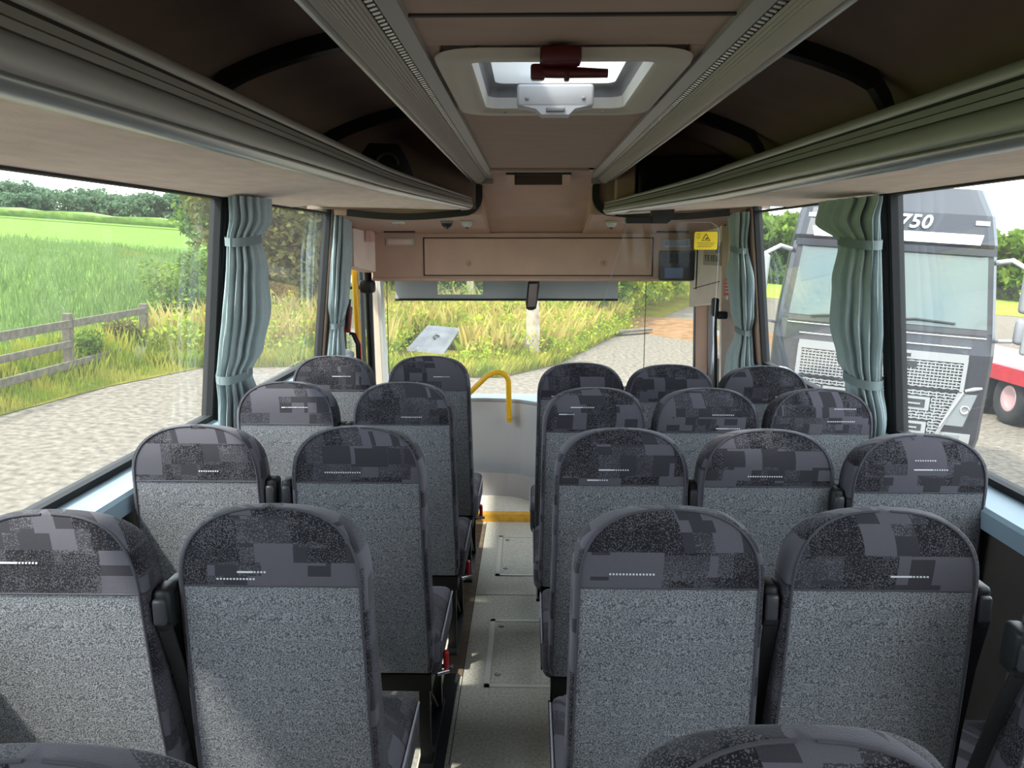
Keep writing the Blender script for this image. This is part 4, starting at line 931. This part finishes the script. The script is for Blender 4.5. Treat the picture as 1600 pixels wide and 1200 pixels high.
# shrubs and trees
def leaf_blob(n, rx, rz, size, clumps=26, seed=1, zc=None, trunk=0.0):
    r = np.random.default_rng(seed); zc = zc if zc is not None else rz
    cc = r.normal(size=(clumps, 3)); cc /= np.linalg.norm(cc, axis=1)[:, None]; cc *= r.uniform(.45, .95, clumps)[:, None]
    k = r.integers(0, clumps, n); o = r.normal(size=(n, 3)); o /= np.linalg.norm(o, axis=1)[:, None]; o *= (r.uniform(.3, 1, n) ** .5)[:, None] * r.uniform(.22, .40, clumps)[k][:, None]
    c = (cc[k] + o) * np.array([rx, rx, rz]) + np.array([0, 0, zc + trunk]); c[:, 2] = np.maximum(c[:, 2], .03)
    a = r.normal(size=(n, 3)); a /= np.linalg.norm(a, axis=1)[:, None]; b = np.cross(a, r.normal(size=(n, 3))); b /= np.linalg.norm(b, axis=1)[:, None]
    s = size * r.uniform(.6, 1.3, n)[:, None]
    v = np.stack([c - a * s, c + b * s * .5, c + a * s, c - b * s * .5], 1).reshape(-1, 3); f = (np.arange(n) * 4)[:, None] + np.array([[0, 1, 2, 3]])
    me = bpy.data.meshes.new('foliage'); me.from_pydata(v.tolist(), [], f.tolist()); return me
FOL = {}
def foliage(key, *a, **k):
    if key not in FOL: FOL[key] = leaf_blob(*a, **k)
    return FOL[key]
def plant(name, x, y, s, me, m, label, cat, group, rz=0.0, trunk=None, z=0.0):
    r = oroot(name, x, y, z, rz, s); tag(r, label, cat, group)
    me2 = me if (me.materials and me.materials[0] == m) else None
    if me2 is None:
        key = (me.name, m.name)
        if key not in FOL: c = me.copy(); c.materials.clear(); c.materials.append(m); FOL[key] = c
        me2 = FOL[key]
    o = bpy.data.objects.new('foliage', me2); COL.objects.link(o); o.parent = r
    if trunk:
        h, w = trunk; mb = MB().tube([(0, 0, -.1), (.04, .02, h * .4), (-.03, .05, h)], [w, w * .8, w * .45], 8)
        for a_ in (0.4, 2.3, 4.4): mb.tube([(0, .02, h * .55), (.35 * h * math.cos(a_) * .6, .35 * h * math.sin(a_) * .6, h * .95)], [w * .4, w * .15], 6)
        mb.build('trunk', BARK, r)
    return r
B1 = foliage('bush1', 5200, 1.25, 1.15, .095, seed=2); B2 = foliage('bush2', 5200, 1.3, 1.5, .085, seed=5, clumps=34); B3 = foliage('tree1', 8500, 1.9, 1.9, .10, seed=9, clumps=44, trunk=.9)
rr = random.Random(4); ORD = ['first', 'second', 'third', 'fourth', 'fifth', 'sixth', 'seventh', 'eighth']
for (x, y, s) in ((-4.9, 26.0, 1.3), (-3.2, 27.2, 1.5), (-1.6, 26.8, 1.25), (.0, 28.2, 1.45), (1.4, 29.6, 1.5), (-6.2, 28.5, 1.7), (2.4, 32.0, 1.5)):
    plant('shrub', x, y, s, rr.choice((B1, B2)), LEAFG, '%s green shrub from the left at the back of the grass bank' % ORD[sorted((-4.9, -3.2, -1.6, .0, 1.4, -6.2, 2.4)).index(x)], 'shrub', 'shrubs behind the grass bank', rr.uniform(0, 6), (1.2, .06))
for i, (x, y, s) in enumerate(((2.0, 27.6, .75), (2.9, 30.2, .95), (3.9, 33.0, 1.1), (4.9, 36.0, 1.2), (6.0, 39.2, 1.25), (7.2, 42.8, 1.3), (8.6, 46.5, 1.4), (10.0, 50.5, 1.5))):
    plant('hedge_shrub', x - .8, y + .4, s * 1.25, rr.choice((B1, B2)), LEAFY, '%s yellow green hedge shrub along the track, counted from the plank' % ORD[i], 'shrub', 'hedge along the track ahead', rr.uniform(0, 6), (1.0, .05))
for (x, y, s) in ((-2.5, 33, 1.6), (1.0, 35, 1.7), (-6, 34.5, 1.7), (4.6, 41, 1.8), (8.2, 54, 2.2)):
    plant('bank_tree', x, y, s, B3, LEAFG, '%s broad tree from the left behind the shrubs ahead' % ORD[sorted((-2.5, 1.0, -6, 4.6, 8.2)).index(x)], 'tree', 'trees behind the shrubs ahead', rr.uniform(0, 6), (2.4, .12))
for (x, y, s, m_, lab) in ((-7.4, 21.6, 1.15, LEAFO, 'olive brown tree seen through the left front window'), (-5.7, 23.6, 1.2, LEAFO, 'olive tree nearer the bank beyond the left front window'), (-9.0, 26.5, 1.35, LEAFG, 'green tree behind the olive trees on the left')):
    plant('verge_tree', x, y, s, B3, m_, lab, 'tree', None, rr.uniform(0, 6), (2.4, .12))
plant('verge_bush', -8.0, 18.6, .72, B2, LEAFG, 'rounded green bush at the end of the wooden fence', 'bush', None, 1.0, (1.0, .05))
plant('fence_bush', -8.0, 15.4, .36, B1, LEAFO, 'low dull bush growing through the fence end', 'bush', None, 2.0, None)
plant('fence_bush', -7.95, 13.9, .34, B1, LEAFG, 'low green bush between the fence posts', 'bush', None, 3.0, None)
# pale trunks
for (x, y, h, lab) in ((-.02, 18.9, 2.5, 'pale bare tree trunk behind the interior mirror'), (-2.0, 25.2, 4.2, 'pale slender trunk seen through the blind window')):
    o = MB().tube([(0, 0, -.1), (.05, 0, h * .3), (-.02, 0, h * .6), (.04, .05, h)], [.24, .17, .15, .11] if h < 3 else [.13, .12, .11, .08], 10).build('bare_trunk', PALEBARK); o.matrix_world = TILT @ Matrix.Translation((x, y, 0)); tag(o, lab, 'tree trunk')
# far trees and hedges
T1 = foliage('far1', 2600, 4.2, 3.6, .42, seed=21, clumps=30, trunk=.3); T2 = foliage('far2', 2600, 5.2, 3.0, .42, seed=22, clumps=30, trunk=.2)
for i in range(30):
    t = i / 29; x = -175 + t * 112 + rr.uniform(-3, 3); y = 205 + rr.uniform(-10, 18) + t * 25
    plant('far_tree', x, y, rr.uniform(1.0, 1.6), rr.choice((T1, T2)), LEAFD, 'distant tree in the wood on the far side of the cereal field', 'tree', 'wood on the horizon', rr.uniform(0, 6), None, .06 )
for i in range(13):
    t = i / 12; plant('right_tree', 21 + t * 46, 92 - 5 * t + rr.uniform(-3, 3), rr.uniform(.95, 1.5), rr.choice((T1, T2)), LEAFG, 'green tree in the hedge behind the meadow and lorry', 'tree', 'hedge behind the lorry', rr.uniform(0, 6), None)
hd = MB().loft([[(-290 + 5 * i, 168 + .12 * i, 0 + .5), (-290 + 5 * i, 167 + .12 * i, 1.7 + .3 * math.sin(i * 1.7) + .3), (-290 + 5 * i, 171 + .12 * i, 1.9 + .3 * math.sin(i * 2.3) + .3), (-290 + 5 * i, 173 + .12 * i, .5)] for i in range(60)], False)
outm('field_hedge', hd, mat('hedge_far', (74, 102, 40), .95, vscale=.8, rgb2=(104, 130, 56)), 'long low hedge across the far end of the field', 'hedge')

# fence
fe = oroot('wooden_fence', -7.7, 13.0); tag(fe, 'weathered post and rail fence along the cereal field', 'fence')
for y in (-7.6, -5.0, -2.4, 0.1, 2.75): MB().rbox(-.07, .07, y - .06, y + .06, -.05, 1.12 + (.04 if y == .1 else 0), .01, 1).build('post', WEATHER, fe)
for k, z in enumerate((1.0, .66, .32)):
    for y0, y1 in ((-7.6, -5.0), (-5.0, -2.4), (-2.4, .1), (.1, 2.75)):
        if k == 1 and y0 > 0: continue
        MB().rbox(.05, .09, y0 + .01, y1 - .01, z - .06 + rr.uniform(-.015, .015), z + .06, .006, 1).build('rail', WEATHER, fe)
# metal plate, plank, dirt
mp_ = oroot('metal_cover', -2.3, 18.3, .22, -.15); tag(mp_, 'grey metal cover leaning in the grass ahead', 'cover')
sheet = MB(); sheet.prism([(-.48, -.25, .0), (.40, -.25, .0), (.55, .55, .48), (-.25, .55, .48)], (0, .04, .05)); sheet.build('sheet', mat('galvanised', (78, 80, 84), .65, .1, var=.25, vscale=4), mp_)
MB().tube([(.06, .14, .27), (.02, .12, .32), (.06, .22, .36), (.14, .22, .34)], .02, 6).build('handle', BLACK, mp_)
pk = MB().rbox(-1.5, 1.5, -.13, .13, 0, .08, .01, 1).build('plank', WEATHER); pk.matrix_world = TILT @ Matrix.Translation((3.25, 27.0, .10)) @ Matrix.Rotation(.9, 4, 'Z'); tag(pk, 'loose pale plank lying at the edge of the track', 'plank')
dm = MB(); N_ = 24
rows = [[(r_ * 3.2 * math.cos(2 * math.pi * k / N_), r_ * 4.6 * math.sin(2 * math.pi * k / N_), .34 * (1 - r_) ** 1.0 + .05 * math.sin(k * 2.1 + r_ * 7) * r_ * (1 - r_)) for k in range(N_)] for r_ in (1, .8, .6, .4, .2, .02)]
dm.loft(rows, True, True); o = dm.build('dirt_mound', DIRT); o.matrix_world = TILT @ Matrix.Translation((6.4, 31, .0)); tag(o, 'low brown dirt mound beside the track', 'dirt mound')

# ------------------------------------------------------------------ lorry
NAVY = mat('lorry_navy', (30, 31, 40), .3, spec=.6); SILV = mat('lorry_silver', (150, 150, 150), .35, .3); DKG = mat('lorry_dark', (34, 34, 38), .5)
LAMP = mat('lamp_clear', (140, 145, 148), .15, .4); WHT = mat('lorry_white', (200, 200, 198), .4)
tk = oroot('lorry', 4.12, 9.75, 0, math.radians(-17)); tag(tk, 'dark lorry with silver mesh grille facing the right windows', 'lorry')
# cab: lofted plan outline, sections by height (half width, front y, back y)
secs = [(.42, 1.16, .05, 2.2), (.9, 1.24, .0, 2.2), (1.9, 1.25, .0, 2.2), (2.12, 1.24, .03, 2.2), (3.10, 1.16, .28, 2.2), (3.18, 1.15, .24, 2.2), (3.52, 1.10, .36, 2.2), (3.85, 1.02, .75, 2.2)]
def csec(z, w, f, b, r=.22, bow=.06):
    p = [(-w, b, z), (-w, f + r, z)]
    for k in range(1, 5): a = math.radians(180 + 90 * k / 4); p.append((-w + r + r * math.cos(a), f + r + r * math.sin(a), z))
    for t in (-.5, 0, .5): p.append((t * (w - r), f - bow * (1 - t * t), z))
    for k in range(0, 4): a = math.radians(270 + 90 * k / 4); p.append((w - r + r * math.cos(a), f + r + r * math.sin(a), z))
    p += [(w, f + r, z), (w, b, z)]; return p
MB().loft([csec(*s) for s in secs], True, True, False).build('cab', NAVY, tk)
def fy(x, z):
    for a, b in zip(secs[:-1], secs[1:]):
        if a[0] <= z <= b[0]:
            t = (z - a[0]) / (b[0] - a[0]); w = a[1] + (b[1] - a[1]) * t; f = a[2] + (b[2] - a[2]) * t; break
    x_ = abs(x); q = min(1, x_ / (w - .22))
    return f - .06 * (1 - q * q) + (max(0, x_ - (w - .22)) ** 2 / .44 if x_ > w - .22 else 0)
def skin(x0, x1, z0, z1, off_, m, name, nx=10, nz=4, parent=None, zs0=None, xs0=None, th=.02):
    """panel that follows the curved front; x0/x1 at the bottom, xs0 = (x0,x1) at the top"""
    xt = xs0 or (x0, x1); rows = []
    for j in range(nz + 1):
        t = j / nz; z = z0 + (z1 - z0) * t; a = x0 + (xt[0] - x0) * t; b = x1 + (xt[1] - x1) * t
        rows.append([(a + (b - a) * i / nx, fy(a + (b - a) * i / nx, z) - off_, z) for i in range(nx + 1)])
    m_ = MB().loft(rows, False)
    back = [[(x, y + th, z) for x, y, z in r] for r in rows]; m_.loft(back, False)
    m_.loft([rows[0], back[0]], False); m_.loft([rows[-1], back[-1]], False); m_.loft([[r[0] for r in rows], [r[0] for r in back]], False); m_.loft([[r[-1] for r in rows], [r[-1] for r in back]], False)
    return m_.build(name, m, parent or tk)
skin(-1.10, 1.10, 2.20, 3.06, .012, mat('lorry_windscreen', (52, 74, 72), .06, .0, spec=1.0, var=.15, vscale=1.5), 'windscreen', 14, 8, xs0=(-1.03, 1.03))
skin(-1.12, 1.12, 3.05, 3.13, .05, NAVY, 'visor_shelf', 14, 1)
skin(-.92, .92, 3.17, 3.29, .02, WHT, 'white_band', 12, 1, xs0=(-.95, .95))
tm = Matrix.Translation((.02, fy(.02, 3.40) - .03, 3.40)) @ Matrix.Rotation(math.radians(90 - 18), 4, 'X')
text_mesh('number_text', '16 750', .235, WHT, tk, tm, shear=.25, extrude=.004, spacing=1.05, bold=.004)
for s in (-1, 1): skin(s * .93 - .08, s * .93 + .08, 3.40, 3.455, .012, LAMP, 'marker_lamp', 3, 1)
for s in (-1, 1): skin(min(s * 1.10, s * 1.17), max(s * 1.10, s * 1.17), 2.15, 3.05, .006, DKG, 'windscreen_pillar', 2, 6, xs0=(min(s * 1.03, s * 1.10), max(s * 1.03, s * 1.10)))
skin(-1.10, 1.10, 2.13, 2.19, .02, DKG, 'scuttle', 14, 1)
for (x0, x1, z0) in ((-.85, -.05, 2.20), (-.1, .75, 2.22)):
    MB().tube([(x0, fy(x0, z0) - .04, z0), ((x0 + x1) / 2, fy((x0 + x1) / 2, z0 + .05) - .04, z0 + .05), (x1, fy(x1, z0 + .03) - .035, z0 + .03)], .014, 6).build('wiper', DKG, tk)
MB().tube([(x, fy(x, 1.98) - .02, 1.98) for x in [-.95 + 1.9 * i / 12 for i in range(13)]], .012, 6).build('chrome_strip', CHROME, tk)
MB().tube([(x, fy(x, 2.10) - .02, 2.10) for x in [-1.1 + 2.2 * i / 12 for i in range(13)]], .010, 6).build('chrome_strip', CHROME, tk)
# grille: dark backing, silver rim, mesh of staggered cells
def gx(z): return .92 if z > 1.45 else .92 - .28 * (1.45 - z) / .73
skin(-.94, .94, 1.46, 1.90, .012, DKG, 'grille_backing', 12, 3)
skin(-.66, .66, .70, 1.45, .012, DKG, 'grille_backing', 12, 3, xs0=(-.92, .92))
def mesh_cells(z0, z1, name, holes=()):
    m = MB(); dz = .036; dx = .085; nz = int((z1 - z0) / dz)
    for j in range(nz + 1):
        z = z0 + j * dz; w = gx(z) - .02; pts = []; nseg = int(2 * w / (dx / 2))
        if any(a < z < b for a, b in holes):
            spans = [(-w, -.62), (.62, w)]
        else: spans = [(-w, w)]
        for a, b in spans:
            ns = max(2, int((b - a) / (dx / 2))); row_t = []; row_b = []
            for i in range(ns + 1):
                x = a + (b - a) * i / ns; zz = z + (.006 if (i + j) % 2 else -.006); y = fy(x, z) - .034
                row_t.append((x, y, zz + .0075)); row_b.append((x, y, zz - .0075))
            m.loft([row_b, row_t], False, smooth=False); m.loft([[(x, y + .02, z_) for x, y, z_ in row_t], row_t], False, smooth=False)
            if j < nz:
                for i in range(j % 2, ns, 2):
                    x = a + (b - a) * i / ns; y = fy(x, z) - .032; m.add([(x - .008, y, z), (x + .008, y, z), (x + .008, y, z + dz), (x - .008, y, z + dz)], [(0, 1, 2, 3)])
    tag(m.build(name, SILV, tk, fix=False), kind='stuff')
mesh_cells(1.49, 1.80, 'grille_mesh'); mesh_cells(.74, 1.43, 'grille_mesh', ((.90, 1.08), (1.18, 1.38)))
skin(-.94, .94, 1.80, 1.90, .036, SILV, 'grille_top_bar', 12, 1); skin(-.93, .93, 1.455, 1.472, .03, DKG, 'grille_split', 12, 1)
for s in (-1, 1):
    skin(min(s * .90, s * .945), max(s * .90, s * .945), 1.46, 1.85, .036, SILV, 'grille_rim', 2, 3)
    skin(min(s * .63, s * .675), max(s * .63, s * .675), .71, 1.45, .036, SILV, 'grille_rim', 2, 4, xs0=(min(s * .89, s * .935), max(s * .89, s * .935)))
skin(-.40, .40, 1.70, 1.775, .04, DKG, 'badge_slot', 8, 1); skin(.18, .32, 1.825, 1.865, .042, DKG, 'badge', 3, 1)
for z0, z1 in ((1.20, 1.36), (.92, 1.06)):
    sl_ = skin(-.60, .60, z0, z1, .04, SILV, 'slot_surround', 10, 2)
    skin(-.55, .55, z0 + .03, z1 - .03, .046, DKG, 'slot', 10, 1, sl_)
    skin(-.5, .5, (z0 + z1) / 2 - .012, (z0 + z1) / 2 + .006, .052, SILV, 'slat', 10, 1, sl_)
for s in (-1, 1):
    h = skin(min(s * .74, s * 1.02), max(s * .74, s * 1.02), 1.02, 1.47, .014, DKG, 'headlight', 5, 5, xs0=(min(s * .95, s * 1.13), max(s * .95, s * 1.13)))
    skin(min(s * .78, s * 1.0), max(s * .78, s * 1.0), 1.05, 1.44, .026, LAMP, 'lens', 5, 5, h, xs0=(min(s * .96, s * 1.10), max(s * .96, s * 1.10)))
    MB().lathe([(.055, -.02), (.05, -.035), (.038, -.03), (.03, -.01), (0, -.008)], (s * .99, fy(.99, 1.25) - .01, 1.25), 'y', 16).build('projector', CHROME, h)
    MB().tube([(s * .96, fy(.96, 1.47) - .03, 1.475), (s * 1.05, fy(1.05, 1.5) - .03, 1.505), (s * 1.14, fy(1.14, 1.52) - .02, 1.52)], [.018, .026, .016], 8).build('brow', SILV, h)
    MB().tube([(s * .75, fy(.75, 1.02) - .03, 1.02), (s * .95, fy(.95, 1.46) - .03, 1.46)], .016, 6).build('silver_edge', SILV, h)
    skin(min(s * .70, s * 1.10), max(s * .70, s * 1.10), .82, .96, .014, SILV, 'fog_lamp', 5, 2)
    skin(min(s * .82, s * .98), max(s * .82, s * .98), .84, .94, .022, LAMP, 'fog_lens', 3, 1)
    MB().rbox(s * 1.25 - .02, s * 1.25 + .02, .3, .38, 1.36, 1.42, .01, 1).build('side_lamp', GREYP, tk)
    # mirrors: swan-neck arm and two housings
    mrr = MB().tube([(s * 1.14, .42, 2.98), (s * 1.30, .30, 3.02), (s * 1.46, .18, 2.92), (s * 1.50, .14, 2.6)], .03, 8).build('mirror_arm', GREYP, tk)
    MB().rbox(s * 1.50 - .10, s * 1.50 + .09, .04, .22, 2.42, 2.92, .05, 3).build('main_mirror', GREYD, mrr)
    MB().rbox(s * 1.50 - .03, s * 1.50 + .10, .02, .12, 1.95, 2.90, .03, 2).build('mirror_shell', mat('mirror_grey', (136, 138, 136), .5), mrr)
    MB().rbox(s * 1.50 - .10, s * 1.50 + .08, .06, .22, 2.06, 2.36, .05, 3).build('wide_mirror', GREYD, mrr)
    MB().tube([(s * 1.22, .4, 2.05), (s * 1.46, .16, 2.10)], .022, 8).build('lower_arm', GREYP, mrr)
    wl = MB().lathe([(.0, -.15), (.24, -.15), (.30, -.12), (.48, -.14), (.52, -.10), (.52, .12), (.48, .15), (0, .15)], (s * 1.02, 1.35, .52), 'x', 24).build('wheel', RUBBER, tk)
MB().box(-1.1, 1.1, .1, .6, .28, .46).build('bumper', DKG, tk)
MB().box(-.5, .5, .8, 6.8, .75, 1.0).build('chassis', DKG, tk)
for s in (-1, 1):
    for y in (5.0, 6.2): MB().lathe([(.0, -.25), (.24, -.25), (.30, -.2), (.48, -.24), (.52, -.18), (.52, .18), (.48, .24), (0, .24)], (s * .95, y, .52), 'x', 24).build('wheel', RUBBER, tk)

# ------------------------------------------------------------------ red low-loader trailer beside the lorry
PINKR = mat('trailer_red', (150, 30, 40), .5, var=.15, vscale=4); DECKM = mat('trailer_deck', (140, 98, 96), .7, var=.12, vscale=3)
tr = oroot('low_loader_trailer', 10.45, 14.0, 0, math.radians(0)); tag(tr, 'red low loader trailer with plank deck at the right edge', 'trailer')
for s in (-1, 1): MB().rbox(s * 1.22 - .06, s * 1.22 + .06, 0.8, 12, .82, 1.12, .01, 1).build('side_beam', PINKR, tr)
for i in range(34):
    y = .9 + i * .325; MB().rbox(-1.16, 1.16, y, y + .305, 1.06, 1.12 + .004 * (i % 3), .008, 1).build('deck_plank', DECKM, tr)
for i in range(4): MB().prism([(-1.25, -.75 + i * .40, .66 + .108 * i), (1.25, -.75 + i * .40, .66 + .108 * i), (1.25, -.38 + i * .40, .66 + .108 * (i + .92)), (-1.25, -.38 + i * .40, .66 + .108 * (i + .92))], (0, .02, -.05)).build('ramp_plank', DECKM, tr)
MB().box(-1.25, 1.25, -.80, -.76, .34, .66).build('front_board', PINKR, tr)
hz = MB()
for i in range(10): hz.prism([(-1.2 + i * .24, -.805, .50), (-1.08 + i * .24, -.805, .50), (-1.0 + i * .24, -.805, .64), (-1.12 + i * .24, -.805, .64)], (0, .006, 0))
tag(hz.build('hazard_stripe', mat('hazard_yellow', (222, 206, 70), .5), tr), kind='stuff')
MB().box(-.5, .5, -.7, 12, .6, .82).build('spine', DKG, tr)
for s in (-1, 1):
    for y in (1.6, 2.9, 4.2):
        w_ = MB().lathe([(.0, -.06), (.20, -.08), (.26, -.14), (.44, -.17), (.50, -.12), (.50, .12), (.44, .17), (0, .17)], (s * 1.02, y, .5), 'x', 24).build('wheel', RUBBER, tr)
        MB().lathe([(0, -.10), (.17, -.10), (.24, -.145), (.26, -.13)], (s * 1.02 - (0 if s < 0 else -.0), y, .5), 'x', 20).build('rim', mat('wheel_rim', (196, 160, 162), .4, .4), w_)
    MB().rbox(s * 1.05 - .2, s * 1.05 + .2, .95, 4.9, 1.0, 1.05, .01, 1).build('mudguard', DKG, tr)
